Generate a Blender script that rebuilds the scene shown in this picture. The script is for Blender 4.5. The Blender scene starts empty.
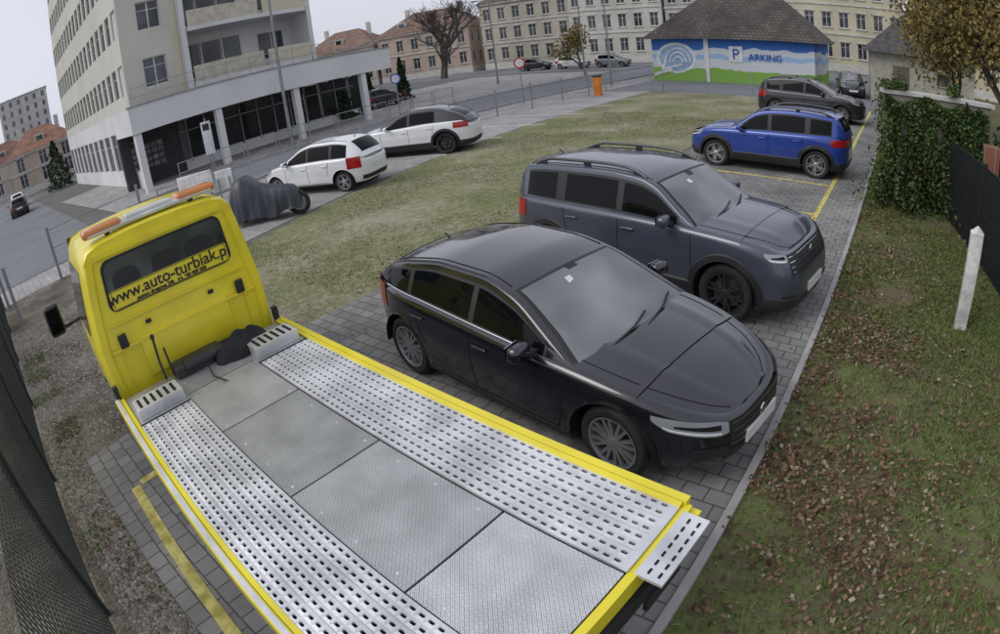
import bpy, math, random
import numpy as np
from mathutils import Matrix, Vector
random.seed(7); rng=np.random.default_rng(7)
SC=bpy.context.scene; COL=SC.collection
rad=math.radians
# ------------------------------------------------------------------ materials
def mat(name,col,rough=.6,metal=0,var=.15,vs=3.0,bump=0,bs=30,coat=0,spec=.5,col2=None,detail=3):
    m=bpy.data.materials.new(name);m.use_nodes=True;nt=m.node_tree;N=nt.nodes;L=nt.links
    b=N['Principled BSDF'];b.inputs['Roughness'].default_value=rough;b.inputs['Metallic'].default_value=metal
    b.inputs['Specular IOR Level'].default_value=spec
    if coat: b.inputs['Coat Weight'].default_value=coat;b.inputs['Coat Roughness'].default_value=.04
    c=list(col)+[1]
    tc=N.new('ShaderNodeTexCoord')
    if var or col2:
        n=N.new('ShaderNodeTexNoise');n.inputs['Scale'].default_value=vs;n.inputs['Detail'].default_value=detail;L.new(tc.outputs['Object'],n.inputs['Vector'])
        r=N.new('ShaderNodeValToRGB');r.color_ramp.elements[0].position=.36;r.color_ramp.elements[1].position=.64
        r.color_ramp.elements[0].color=[v*(1-var) for v in col]+[1]
        r.color_ramp.elements[1].color=(list(col2)+[1]) if col2 else [min(1,v*(1+var)) for v in col]+[1]
        L.new(n.outputs['Fac'],r.inputs['Fac']);L.new(r.outputs['Color'],b.inputs['Base Color'])
    else: b.inputs['Base Color'].default_value=c
    if bump:
        n2=N.new('ShaderNodeTexNoise');n2.inputs['Scale'].default_value=bs;n2.inputs['Detail'].default_value=3;L.new(tc.outputs['Object'],n2.inputs['Vector'])
        bp=N.new('ShaderNodeBump');bp.inputs['Strength'].default_value=bump;bp.inputs['Distance'].default_value=.02
        L.new(n2.outputs['Fac'],bp.inputs['Height']);L.new(bp.outputs['Normal'],b.inputs['Normal'])
    return m
def island(name,cols,rough=.8):
    m=bpy.data.materials.new(name);m.use_nodes=True;nt=m.node_tree;N=nt.nodes;L=nt.links
    b=N['Principled BSDF'];b.inputs['Roughness'].default_value=rough;b.inputs['Specular IOR Level'].default_value=.25
    g=N.new('ShaderNodeNewGeometry');r=N.new('ShaderNodeValToRGB');r.color_ramp.interpolation='LINEAR'
    e=r.color_ramp.elements
    while len(e)<len(cols): e.new(.5)
    for i,c in enumerate(cols): e[i].position=i/(len(cols)-1);e[i].color=list(c)+[1]
    L.new(g.outputs['Random Per Island'],r.inputs['Fac']);L.new(r.outputs['Color'],b.inputs['Base Color'])
    return m
def brickmat(name,c1,c2,mort,bw,rh,ms=.006,rot=0,rough=.85,dirt=.35,sc=.6,off=.5):
    m=bpy.data.materials.new(name);m.use_nodes=True;nt=m.node_tree;N=nt.nodes;L=nt.links
    b=N['Principled BSDF'];b.inputs['Roughness'].default_value=rough
    tc=N.new('ShaderNodeTexCoord');mp=N.new('ShaderNodeMapping');mp.inputs['Rotation'].default_value[2]=rot;L.new(tc.outputs['Object'],mp.inputs['Vector'])
    k=N.new('ShaderNodeTexBrick');k.offset=off;k.inputs['Scale'].default_value=1;k.inputs['Brick Width'].default_value=bw;k.inputs['Row Height'].default_value=rh;k.inputs['Mortar Size'].default_value=ms;k.inputs['Mortar Smooth'].default_value=.3
    k.inputs['Color1'].default_value=list(c1)+[1];k.inputs['Color2'].default_value=list(c2)+[1];k.inputs['Mortar'].default_value=list(mort)+[1]
    L.new(mp.outputs['Vector'],k.inputs['Vector'])
    n=N.new('ShaderNodeTexNoise');n.inputs['Scale'].default_value=sc;n.inputs['Detail'].default_value=5;n.inputs['Roughness'].default_value=.65;L.new(tc.outputs['Object'],n.inputs['Vector'])
    r=N.new('ShaderNodeValToRGB');r.color_ramp.elements[0].position=.35;r.color_ramp.elements[1].position=.65
    r.color_ramp.elements[0].color=[1-dirt]*3+[1];r.color_ramp.elements[1].color=[1.1,1.08,1.05,1]
    L.new(n.outputs['Fac'],r.inputs['Fac'])
    mx=N.new('ShaderNodeMixRGB');mx.blend_type='MULTIPLY';mx.inputs['Fac'].default_value=1;L.new(k.outputs['Color'],mx.inputs['Color1']);L.new(r.outputs['Color'],mx.inputs['Color2'])
    L.new(mx.outputs['Color'],b.inputs['Base Color'])
    bp=N.new('ShaderNodeBump');bp.inputs['Strength'].default_value=.6;bp.inputs['Distance'].default_value=.01;bp.invert=True
    L.new(k.outputs['Fac'],bp.inputs['Height']);L.new(bp.outputs['Normal'],b.inputs['Normal'])
    return m
def groundmat(name,stops,scale,scale2,bump=.8,rough=.95,bs=25):
    m=bpy.data.materials.new(name);m.use_nodes=True;nt=m.node_tree;N=nt.nodes;L=nt.links
    b=N['Principled BSDF'];b.inputs['Roughness'].default_value=rough;b.inputs['Specular IOR Level'].default_value=.2
    tc=N.new('ShaderNodeTexCoord')
    a=N.new('ShaderNodeTexNoise');a.inputs['Scale'].default_value=scale;a.inputs['Detail'].default_value=5;a.inputs['Roughness'].default_value=.62;L.new(tc.outputs['Object'],a.inputs['Vector'])
    c=N.new('ShaderNodeTexNoise');c.inputs['Scale'].default_value=scale2;c.inputs['Detail'].default_value=4;c.inputs['Roughness'].default_value=.7;L.new(tc.outputs['Object'],c.inputs['Vector'])
    mx=N.new('ShaderNodeMath');mx.operation='MULTIPLY_ADD';mx.inputs[1].default_value=.5;L.new(c.outputs['Fac'],mx.inputs[0])
    m2=N.new('ShaderNodeMath');m2.operation='MULTIPLY';m2.inputs[1].default_value=.5;L.new(a.outputs['Fac'],m2.inputs[0]);L.new(m2.outputs[0],mx.inputs[2])
    r=N.new('ShaderNodeValToRGB');e=r.color_ramp.elements
    while len(e)<len(stops): e.new(.5)
    for i,(p,cc) in enumerate(stops): e[i].position=p;e[i].color=list(cc)+[1]
    L.new(mx.outputs[0],r.inputs['Fac']);L.new(r.outputs['Color'],b.inputs['Base Color'])
    n2=N.new('ShaderNodeTexNoise');n2.inputs['Scale'].default_value=bs;n2.inputs['Detail'].default_value=3;L.new(tc.outputs['Object'],n2.inputs['Vector'])
    bp=N.new('ShaderNodeBump');bp.inputs['Strength'].default_value=bump;bp.inputs['Distance'].default_value=.03
    L.new(n2.outputs['Fac'],bp.inputs['Height']);L.new(bp.outputs['Normal'],b.inputs['Normal'])
    return m
def platemat(name,col,rough=.45,metal=.6):
    m=mat(name,col,rough,metal,.13,3.2,0,detail=7);nt=m.node_tree;N=nt.nodes;L=nt.links;b=N['Principled BSDF']
    tc=N.new('ShaderNodeTexCoord');mp=N.new('ShaderNodeMapping');mp.inputs['Rotation'].default_value[2]=.785;mp.inputs['Scale'].default_value=(1,1,0);L.new(tc.outputs['Object'],mp.inputs['Vector'])
    k=N.new('ShaderNodeTexBrick');k.offset=.5;k.inputs['Scale'].default_value=1;k.inputs['Brick Width'].default_value=.045;k.inputs['Row Height'].default_value=.022;k.inputs['Mortar Size'].default_value=.007;k.inputs['Mortar Smooth'].default_value=.6
    L.new(mp.outputs['Vector'],k.inputs['Vector'])
    bp=N.new('ShaderNodeBump');bp.inputs['Strength'].default_value=1;bp.inputs['Distance'].default_value=.012;bp.invert=True
    L.new(k.outputs['Fac'],bp.inputs['Height']);L.new(bp.outputs['Normal'],b.inputs['Normal'])
    return m
# ------------------------------------------------------------------ mesh builder
class MB:
    def __init__(s): s.v=[];s.f=[];s.m=[]
    def add(s,V,F,mi=0,M=None):
        o=len(s.v)
        for p in V:
            s.v.append(tuple(M@Vector(p)) if M is not None else tuple(p))
        for f in F: s.f.append(tuple(i+o for i in f));s.m.append(mi)
    def box(s,c,d,mi=0,rz=0,M=None,ry=0,rx=0):
        x,y,z=d[0]/2,d[1]/2,d[2]/2
        V=[(a*x,b*y,e*z) for a in(-1,1) for b in(-1,1) for e in(-1,1)]
        T=Matrix.Translation(c)@Matrix.Rotation(rz,4,'Z')@Matrix.Rotation(ry,4,'Y')@Matrix.Rotation(rx,4,'X')
        if M is not None: T=M@T
        s.add(V,[(0,1,3,2),(4,6,7,5),(0,4,5,1),(2,3,7,6),(0,2,6,4),(1,5,7,3)],mi,T)
    def rbox(s,c,d,r,mi=0,M=None,rz=0,n=3,ry=0):
        x,y,z=d[0]/2,d[1]/2,d[2]/2;V=[];F=[];K=4*(n+1);rings=[]
        for i in range(n+1):
            a=math.pi/2*i/n;rings.append((r*(1-math.sin(a)),-z+r*(1-math.cos(a))))
        for i in range(n+1):
            a=math.pi/2*i/n;rings.append((r*(1-math.cos(a)),z-r+r*math.sin(a)))
        for ins,zz in rings:
            for q,(sx,sy) in enumerate([(1,1),(-1,1),(-1,-1),(1,-1)]):
                for i in range(n+1):
                    a=math.pi/2*(q+i/n);rr=max(r-ins,0.0)
                    V.append((sx*(x-r)+rr*math.cos(a),sy*(y-r)+rr*math.sin(a),zz))
        for j in range(len(rings)-1):
            for i in range(K): F.append((j*K+i,j*K+(i+1)%K,(j+1)*K+(i+1)%K,(j+1)*K+i))
        F.append(tuple(range(K-1,-1,-1)));F.append(tuple(range((len(rings)-1)*K,len(rings)*K)))
        T=Matrix.Translation(c)@Matrix.Rotation(rz,4,'Z')@Matrix.Rotation(ry,4,'Y')
        if M is not None: T=M@T
        s.add(V,F,mi,T)
    def grid(s,P,mi=0,M=None,flip=False):
        n=len(P);m=len(P[0]);V=[p for r in P for p in r];F=[]
        for i in range(n-1):
            for j in range(m-1):
                q=(i*m+j,(i+1)*m+j,(i+1)*m+j+1,i*m+j+1);F.append(q[::-1] if flip else q)
        s.add(V,F,mi,M)
    def tube(s,pts,r,n=6,mi=0,M=None):
        pts=[Vector(p) for p in pts];rs=r if isinstance(r,(list,tuple)) else [r]*len(pts);V=[];F=[]
        for i,p in enumerate(pts):
            d=(pts[min(i+1,len(pts)-1)]-pts[max(i-1,0)]).normalized()
            a=d.orthogonal().normalized() if abs(d.z)>.9 else d.cross(Vector((0,0,1))).normalized();b=d.cross(a)
            for k in range(n):
                t=2*math.pi*k/n;V.append(p+(a*math.cos(t)+b*math.sin(t))*rs[i])
        for i in range(len(pts)-1):
            for k in range(n): F.append((i*n+k,i*n+(k+1)%n,(i+1)*n+(k+1)%n,(i+1)*n+k))
        F.append(tuple(range(n)));F.append(tuple(range((len(pts)-1)*n,len(pts)*n)))
        s.add(V,F,mi,M)
    def lathe(s,prof,c,n=32,mi=0,M=None,axis='y'):
        V=[];F=[]
        for r,o in prof:
            for k in range(n):
                a=2*math.pi*k/n
                V.append((c[0]+r*math.cos(a),c[1]+o,c[2]+r*math.sin(a)) if axis=='y' else (c[0]+r*math.cos(a),c[1]+r*math.sin(a),c[2]+o))
        for j in range(len(prof)-1):
            for k in range(n): F.append((j*n+k,j*n+(k+1)%n,(j+1)*n+(k+1)%n,(j+1)*n+k))
        s.add(V,F,mi,M)
    def ell(s,c,d,mi=0,n=10,m=14,M=None):
        V=[];F=[]
        for i in range(n+1):
            a=math.pi*i/n-math.pi/2
            for j in range(m):
                b=2*math.pi*j/m
                V.append((c[0]+d[0]/2*math.cos(a)*math.cos(b),c[1]+d[1]/2*math.cos(a)*math.sin(b),c[2]+d[2]/2*math.sin(a)))
        for i in range(n):
            for j in range(m): F.append((i*m+j,i*m+(j+1)%m,(i+1)*m+(j+1)%m,(i+1)*m+j))
        s.add(V,F,mi,M)
    def obj(s,name,mats,parent=None,smooth=None,loc=None,rz=0):
        me=bpy.data.meshes.new(name);me.from_pydata(s.v,[],s.f)
        if not isinstance(mats,(list,tuple)): mats=[mats]
        for m in mats: me.materials.append(m)
        if len(s.m): me.polygons.foreach_set('material_index',s.m)
        me.update()
        if smooth:
            me.shade_smooth();me.set_sharp_from_angle(angle=rad(smooth))
        o=bpy.data.objects.new(name,me);COL.objects.link(o)
        if parent: o.parent=parent
        if loc: o.location=loc
        o.rotation_euler[2]=rz
        return o
def empty(name,loc=(0,0,0),rz=0):
    e=bpy.data.objects.new(name,None);COL.objects.link(e);e.location=loc;e.rotation_euler[2]=rz;e.empty_display_size=.3;return e
def fast(name,V,k,mt,parent=None):
    V=np.asarray(V,dtype=np.float32).reshape(-1,3);n=len(V);nf=n//k
    me=bpy.data.meshes.new(name);me.vertices.add(n);me.vertices.foreach_set('co',V.ravel())
    me.loops.add(n);me.loops.foreach_set('vertex_index',np.arange(n,dtype=np.int32))
    me.polygons.add(nf);me.polygons.foreach_set('loop_start',np.arange(0,n,k,dtype=np.int32))
    try: me.polygons.foreach_set('loop_total',np.full(nf,k,dtype=np.int32))
    except Exception: pass
    me.update(calc_edges=True);me.validate()
    me.materials.append(mt);o=bpy.data.objects.new(name,me);COL.objects.link(o)
    if parent:o.parent=parent
    return o
def pchip(pts):
    pts=sorted(pts);X=np.array([p[0] for p in pts],float);Y=np.array([p[1] for p in pts],float)
    h=np.diff(X);d=np.diff(Y)/h;m=np.zeros(len(X));m[0]=d[0];m[-1]=d[-1]
    for i in range(1,len(X)-1):
        if d[i-1]*d[i]>0:
            w1=2*h[i]+h[i-1];w2=h[i]+2*h[i-1];m[i]=(w1+w2)/(w1/d[i-1]+w2/d[i])
    def f(x):
        x=min(max(x,X[0]),X[-1]);i=min(max(int(np.searchsorted(X,x))-1,0),len(h)-1);t=(x-X[i])/h[i]
        return float((2*t**3-3*t**2+1)*Y[i]+(t**3-2*t**2+t)*h[i]*m[i]+(-2*t**3+3*t**2)*Y[i+1]+(t**3-t**2)*h[i]*m[i+1])
    return f
# ------------------------------------------------------------------ shared materials
TIRE=mat('tyre_rubber',(.022,.022,.023),.85,var=.2,vs=8)
RIM=mat('alloy_rim',(.42,.43,.45),.35,.8,var=.1)
RIMD=mat('dark_rim',(.035,.035,.038),.4,.3)
BLK=mat('black_plastic',(.020,.020,.022),.55,var=.15)
WELL=mat('wheel_well',(.006,.006,.006),.95,var=0)
GLASS=mat('car_glass',(.004,.005,.006),.03,var=0,spec=.16)
WSH=mat('windscreen_glass',(.14,.15,.155),.07,var=.3,vs=1.1,spec=.8,col2=(.26,.275,.28),detail=2)  # pale mottled grey paints the sky's reflection into the glass colour
RED=mat('tail_lamp_red',(.35,.008,.01),.15,var=.1,coat=.5)
LAMP=mat('headlamp',(.33,.35,.38),.10,.1,var=.1,vs=3,coat=1)
LED=mat('headlamp_led_strip',(.85,.87,.9),.2,var=0,coat=1)
CHR=mat('chrome',(.6,.61,.63),.15,1,var=0)
PLATE=mat('number_plate',(.7,.7,.68),.4,var=.05)
SEAM=mat('panel_gap',(.003,.003,.003),.9,var=0)
RAIL=mat('roof_rail_dark',(.06,.062,.065),.4,.3,var=.05)
DISC=mat('brake_disc',(.2,.19,.18),.5,.8)
# ------------------------------------------------------------------ car generator
def car(name,paint,loc,yaw,hl,W,top,roof,wx,R,wins,ws,rg,nf=3.4,nr=4.6,k=.34,clad=False,rails=False,rim=RIM,roofmat=None,ns=5,grille=BLK,head=((.22,.62),.62,.78),tail=((.10,.62),.78,1.0),seams=(),mirror=.62,glassm=GLASS,wsm=WSH,bowf=.14,chromeline=False,headrise=.07):
    E=empty(name,loc,yaw);zt=pchip(top);zr=pchip(roof);xb=max(p[0] for p in roof);xe=min(p[0] for p in roof)
    mz=pchip([(.15,.90),(.24,.945),(.38,.975),(.50,.985),(.60,.998),(.68,1.0),(.76,.992),(.86,.988),(1.0,.968),(1.2,.945)])
    sill=.24 if not clad else .28
    Ra=R+.055
    def sup(x):
        n=nf if x>0 else nr
        return max(0,1-abs(x/hl)**n)**(1/n)
    def dx(x,z):
        s=abs(x/hl)**5
        if x>0: return -s*(.16*max(0,(z-.5)/.4)**2+.10*max(0,(.42-z)/.25)**1.5)
        return s*(.07*max(0,(z-.6)/.5)**2+.08*max(0,(.45-z)/.25)**1.5)
    def surf(x,z,sd=1,off=0):
        n=nf if x>0 else nr;y=W*sup(x)*mz(z)
        a=abs(x/hl)**(n-1)/hl*(1 if x>0 else -1);b=(max(y,1e-4)/W)**(n-1)/W;q=math.hypot(a,b)
        return (x+dx(x,z)+off*a/q,sd*(y+off*b/q),z)
    def th2x(t,front=True):
        a=t*math.pi/2;n=nf if front else nr
        x=hl*math.cos(a)**(2/n);return x if front else -x
    xs=[th2x(i/26*.62,True) for i in range(26)]
    x0=xs[-1];x1=th2x(.62,False);m=int((x0-x1)/.035)
    xs+=[x0+(x1-x0)*i/m for i in range(1,m)]
    xs+=[th2x((25-i)/26*.62,False) for i in range(0,26)]
    def zbot(x):
        z=sill
        for w in wx:
            if abs(x-w)<Ra: z=max(z,R+math.sqrt(Ra*Ra-(x-w)**2))
        return z
    mb=MB();rc=.075
    for sd in (1,-1):
        G=[]
        for x in xs:
            col=[];zb=zbot(x);z1=zt(x)-rc
            if zb>z1-.02: zb=z1-.02
            for j in range(15):
                z=zb+(z1-zb)*j/14;col.append(surf(x,z,sd))
            for j in range(1,6):
                a=math.pi/2*j/5;e=rc*(1-math.cos(a))*1.1;z=z1+rc*math.sin(a)
                p=surf(x,z,sd);f=max(0,1-e/W);col.append((p[0]-(e*p[0]/hl if abs(p[0])>hl*.7 else 0),p[1]*f,z))
            G.append(col)
        mb.grid(G,0,flip=(sd>0))
        if sd==1: T1=[g[-1] for g in G]
    def crown(px,py,t):
        cr=.055*min(1,(hl-abs(px))/.5+.05);fh=min(1,max(0,(hl-px)/.4))*(1 if px>xb*.75 else 0)
        return cr*(1-t*t)+.014*max(0,1-abs(abs(t)-.60)/.10)*fh
    cap=[]
    for x,p in zip(xs,T1):
        cap.append([(p[0],p[1]*(1-j/12),p[2]+crown(p[0],p[1],1-j/12)) for j in range(25)])
    mb.grid(cap,0,flip=True)
    mb.obj('body_shell',[paint],E,32)
    mh=MB();TX=np.array([p[0] for p in T1])
    for sd in (1,-1):
        pts=[]
        for i in range(14):
            x=xb-.05+(hl*.93-xb+.05)*i/13;kk_=int(np.argmin(abs(TX-x)));p=T1[kk_];t=.90-.10*(i/13)**3;pts.append((p[0],sd*p[1]*t,p[2]+crown(p[0],p[1],t)+.0005))
        mh.tube(pts,.005,4,0)
    mh.obj('bonnet_shut_lines',[SEAM],E)
    mu=MB();mu.box((0,0,.38),(hl*1.66,W*1.30,.24),0)
    for w in wx:
        for sd in (1,-1):
            A=[[(w+Ra*1.0*math.cos(math.pi*i/20),sd*yy,R*.9+Ra*math.sin(math.pi*i/20)+(.0 if i in(0,20) else R*.1)) for yy in (surf(w,.6)[1]-.012,W*.62)] for i in range(21)]
            mu.grid(A,0)
            B=[[(w+Ra*math.cos(math.pi*i/20)*f,sd*W*.63,R*.95+Ra*math.sin(math.pi*i/20)*f) for f in (0,1)] for i in range(21)];mu.grid(B,0)
    mu.obj('underbody',[WELL],E)
    kk=k
    def wbx(x): return surf(x,zt(x)-rc)[1]*.945
    def gside(x,v,off=0,sd=1):
        zb=zt(x)-.015;z1=zr(x);h=max(z1-zb,.01);r=min(.085,.5*h);z=zb+(h-r)*v
        y=wbx(x)-kk*(z-zb)-.05*v*v*h
        return (x,sd*(y+off),z)
    bow=pchip([(xe,-.10),(xe+.5,-.03),((xe+xb)/2-.3,0),(xb-1.0,.02),(xb,bowf)])
    def gtop(x,t,off=0):
        a=gside(x,1);h=max(zr(x)-(zt(x)-.015),.01);r=min(.085,.5*h)
        yt=max(a[1]-r*.9,.02);sl=(zr(x+.01)-zr(x-.01))/.02;q=math.hypot(1,sl)
        return (x+bow(x)*(1-t*t)-off*sl/q,yt*t,zr(x)-.035*t*t+off/q)
    mg=MB();N_=70;G=[]
    for i in range(N_+1):
        x=xb+(xe-xb)*i/N_;row=[]
        for j in range(7): row.append(gside(x,j/6))
        a=gside(x,1);b=gtop(x,1)
        for j in range(1,5):
            t=j/5;c=(a[0],a[1]-.004,b[2]);row.append(tuple((1-t)**2*a[q]+2*t*(1-t)*c[q]+t*t*b[q] for q in range(3)))
        for j in range(13): row.append(gtop(x,1-j/6))
        row2=[(p[0],-p[1],p[2]) for p in row[:11]][::-1]
        G.append(row+row2)
    mg.grid(G,0,flip=True);mg.obj('roof_and_pillars',[roofmat or paint],E,30)
    gl=MB()
    for sd in (1,-1):
        xa,xz=wins[0][0],wins[-1][1]
        gl.grid([[gside(xa-.02+(xz-xa+.05)*i/30,v,.003,sd) for v in (.05,.35,.65,.95)] for i in range(31)],1,flip=(sd>0))
        if chromeline: gl.tube([gside(xa+(xz-xa)*i/20,.035,.006,sd) for i in range(21)],.007,4,2)
        for (a,b) in wins:
            P=[]
            for i in range(17):
                x=a+(b-a)*i/16;P.append([gside(x,v,.007,sd) for v in (.10,.3,.5,.7,.88)])
            gl.grid(P,0,flip=(sd>0))
    gl.grid([[gtop(rg[0]+(rg[1]-rg[0])*i/10,t,.005) for t in np.linspace(-.86,.86,11)] for i in range(11)],0)
    gl.obj('side_and_rear_windows',[glassm,BLK,CHR],E,40)
    g2=MB();g2.grid([[gtop(ws[0]+(ws[1]-ws[0])*i/14,t,.002) for t in np.linspace(-.985,.985,13)] for i in range(15)],1)
    d=.035
    g2.grid([[gtop(ws[0]-d+(ws[1]-ws[0]+2*d)*i/14,t,.006) for t in np.linspace(-.94,.94,13)] for i in range(15)],0)
    for t0,t1 in ((.25,.75),(-.35,.15)):
        g2.tube([gtop(ws[0]-.02,t0-.25,.02),gtop(ws[0]-.07,t1-.3,.022),gtop(ws[0]-.12,t1,.02)],.010,5,1)
    g2.box(gtop(ws[1]+.06,0.0,.007),(.10,.12,.004),1,ry=rad(28))
    g2.box(gtop(ws[1]+.16,-.25,.008),(.07,.07,.003),2,ry=rad(30))
    g2.obj('windscreen',[wsm,BLK,PLATE],E,40)
    ml=MB()
    (ta,tb),za,zc=head
    for sd in (1,-1):
        P=[];P2=[];P3=[]
        for i in range(17):
            u=i/16;t=ta+(tb-ta)*u;x=th2x(t);lo=za+.02+headrise*1.4*u**1.4;hi=zc+headrise*u
            if u<.15: lo+=.02*(1-u/.15);hi-=.02*(1-u/.15)
            if u>.8: lo+=(hi-lo)*.6*((u-.8)/.2)**1.5
            P.append([surf(x,lo+(hi-lo)*j/5,sd,.006) for j in range(6)])
            if .08<u<.92: P2.append([surf(x,lo+(hi-lo)*(.12+.14*j/2),sd,.009) for j in range(3)])
            if .10<u<.80: P3.append([surf(x,lo+(hi-lo)*(.40+(.42-.34*u)*j/2),sd,.008) for j in range(3)])
        ml.grid(P,0,flip=(sd<0));ml.grid(P2,6,flip=(sd<0));ml.grid(P3,1,flip=(sd<0))
        (ra,rb),zl,zh=tail;P=[]
        for i in range(13):
            t=ra+(rb-ra)*i/12;x=th2x(t,False);P.append([surf(x,zl+(zh-zl)*j/4,sd,.006) for j in range(5)])
        ml.grid(P,2,flip=(sd>0))
        P=[[surf(th2x(.2+.2*i/6),.33+.12*j/3,sd,.005) for j in range(4)] for i in range(7)];ml.grid(P,3,flip=(sd<0))
    def front(t0,z0,z1,mi,off,n=12,fr=True):
        P=[]
        for i in range(-n,n+1):
            t=abs(i)/n*t0;x=th2x(t,fr);P.append([surf(x,z0+(z1-z0)*j/4,1 if i>=0 else -1,off) for j in range(5)])
        ml.grid(P,mi,flip=not fr)
    front(head[0][0]-.005,za-.12,zc-.015,3,.004)
    front(.2,.27,.40,3,.004)
    for z in np.linspace(za-.09,zc-.045,4): front(head[0][0]-.02,z,z+.008,4,.008)
    front(.35,.28,.40,3,.004,fr=False)
    ml.box((hl+.006+dx(hl,.46),0,.44),(.02,.52,.11),5);ml.box((-hl-.006,0,.62),(.02,.52,.11),5)
    ml.lathe([(0,.0),(.045,.0),(.05,-.01)],(0,0,0),16,4,Matrix.Translation((hl+.012+dx(hl,za),0,za+.02))@Matrix.Rotation(rad(90),4,'Z')@Matrix.Rotation(rad(180),4,'Z'))
    ml.obj('lamps_and_grille',[LAMP,WELL,RED,grille,CHR,PLATE,LED],E,40)
    ms=MB()
    def sstrip(pts,w=.011,mi=0,off=.002,sd=1):
        for a,b in zip(pts[:-1],pts[1:]):
            n=max(2,int(math.hypot(a[0]-b[0],a[1]-b[1])/.06)+1);P=[]
            dxx,dz=b[0]-a[0],b[1]-a[1];q=math.hypot(dxx,dz);nx,nz=-dz/q*w/2,dxx/q*w/2
            for i in range(n+1):
                x=a[0]+dxx*i/n;z=a[1]+dz*i/n;P.append([surf(x-nx,z-nz,sd,off),surf(x+nx,z+nz,sd,off)])
            ms.grid(P,mi)
    for sd in (1,-1):
        for sm in seams: sstrip([(sm[0],zt(sm[0])-.07)]+[(x,z) for x,z in sm[1]],sd=sd)
        if len(seams)>1: sstrip([(seams[0][1][-1][0],sill+.07),(seams[-1][1][-1][0],sill+.07)],sd=sd)
        for hx in [s[0]+.16 for s in seams[1:]]:
            p=surf(hx,zt(hx)-.16,sd,.018);ms.rbox(p,(.19,.03,.028),.012,1)
        mx=mirror;zb=zt(mx);p=surf(mx,zb-.05,sd,.0)
        ms.rbox((mx,sd*(abs(p[1])+.10),zb+.055),(.13,.20,.14),.05,1,rz=-sd*.15)
        ms.box((mx+.02,sd*(abs(p[1])-.01),zb+.0),(.07,.10,.05),2)
        ms.box((mx-.068,sd*(abs(p[1])+.11),zb+.06),(.006,.16,.10),3,rz=-sd*.15)
        if clad:
            for w in wx:
                P=[]
                for i in range(25):
                    a=math.pi*i/24*1.16-math.pi*.08
                    P.append([surf(w+(Ra-.006+q)*math.cos(a),max(.2,R+(Ra-.006+q)*math.sin(a)),sd,.014 if 0<q<.09 else .0) for q in (0,.003,.035,.075,.09)])
                ms.grid(P,2,flip=(sd<0))
            P=[[surf(wx[1]+Ra+(wx[0]-wx[1]-2*Ra)*i/14,z,sd,o) for z,o in ((.23,0),(.25,.016),(.42,.016),(.44,0))] for i in range(15)];ms.grid(P,2)
            for fr in (True,False):
                P=[]
                for i in range(13):
                    t=i/12*.60;x=th2x(t,fr);P.append([surf(x,z,sd,o) for z,o in ((.24,0),(.26,.012),(.40,.012),(.42,0))])
                ms.grid(P,2)
        else:
            P=[[surf(wx[1]+Ra+(wx[0]-wx[1]-2*Ra)*i/14,z,sd,o) for z,o in ((.22,-.02),(.235,.008),(.27,.008),(.285,0))] for i in range(15)];ms.grid(P,2)
            for w in wx:
                P=[[surf(w+(Ra-.004+q)*math.cos(math.pi*i/24),max(.22,R+(Ra-.004+q)*math.sin(math.pi*i/24)),sd,.006 if q==.012 else 0) for q in (0,.012,.03)] for i in range(25)];ms.grid(P,1,flip=(sd<0))
        if rails:
            zx=[ws[1]-.12+(-1.72-ws[1]+.12)*i/12 for i in range(13)];pts=[]
            for i,x in enumerate(zx):
                g=gtop(x,1);pts.append((x,sd*g[1],g[2]+(.065 if 1<i<11 else (.04 if i in(1,11) else .0))))
            ms.tube(pts,.022,6,4)
            for i in (1,6,11): ms.box((pts[i][0],pts[i][1],pts[i][2]-.03),(.10,.03,.06),2)
        ms.tube([gtop(ws[1]-.05+(rg[0]+.05-ws[1]+.05)*i/12,.97*sd,.002) for i in range(13)],.006,4,0)
    ms.tube([gtop(rg[0]+.20,0,.0),gtop(rg[0]+.14,0,.05)],.012,6,2)
    ms.obj('trim_and_mirrors',[SEAM,paint,BLK,CHR,RAIL],E,40)
    mw=MB();wd=.21
    for w in wx:
        for sd in (1,-1):
            yo=surf(w,.5)[1]-.02;M=Matrix.Translation((w,sd*yo,R))@(Matrix.Identity(4) if sd>0 else Matrix.Rotation(math.pi,4,'Z'))@Matrix.Rotation(random.random()*2,4,'Y')
            rr=R*.70
            mw.lathe([(rr,-.02),(rr+.02,-.003),(R*.9,.0),(R*.975,-.02),(R,-.05),(R,-wd+.03),(R*.96,-wd),(rr,-wd)],(0,0,0),36,0,M)
            mw.lathe([(rr+.006,-.004),(rr-.012,-.006),(rr-.022,-.04),(rr-.03,-.15)],(0,0,0),36,1,M)
            mw.lathe([(rr-.01,-.12),(0,-.12)],(0,0,0),24,2,M)
            mw.lathe([(R*.52,-.09),(.0,-.09)],(0,0,0),24,3,M)
            mw.lathe([(0,-.012),(.045,-.014),(.065,-.025),(.07,-.07)],(0,0,0),16,1,M)
            for q in range(ns):
                for dd in (-.13,.13):
                    a=2*math.pi*q/ns;a1=a+dd*1.0;a2=a+dd*1.25;c0=(.055*math.cos(a1),.055*math.sin(a1));c1=((rr-.012)*math.cos(a2),(rr-.012)*math.sin(a2))
                    nx,nz=-(c1[1]-c0[1]),c1[0]-c0[0];ql=math.hypot(nx,nz);nx/=ql;nz/=ql;w0,w1=.016,.012
                    V=[(c0[0]-nx*w0,-.02,c0[1]-nz*w0),(c0[0]+nx*w0,-.02,c0[1]+nz*w0),(c1[0]+nx*w1,-.012,c1[1]+nz*w1),(c1[0]-nx*w1,-.012,c1[1]-nz*w1)]
                    V+=[(v[0],v[1]-.03,v[2]) for v in V]
                    mw.add(V,[(0,1,2,3),(0,4,5,1),(1,5,6,2),(2,6,7,3),(3,7,4,0)],1,M)
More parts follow.
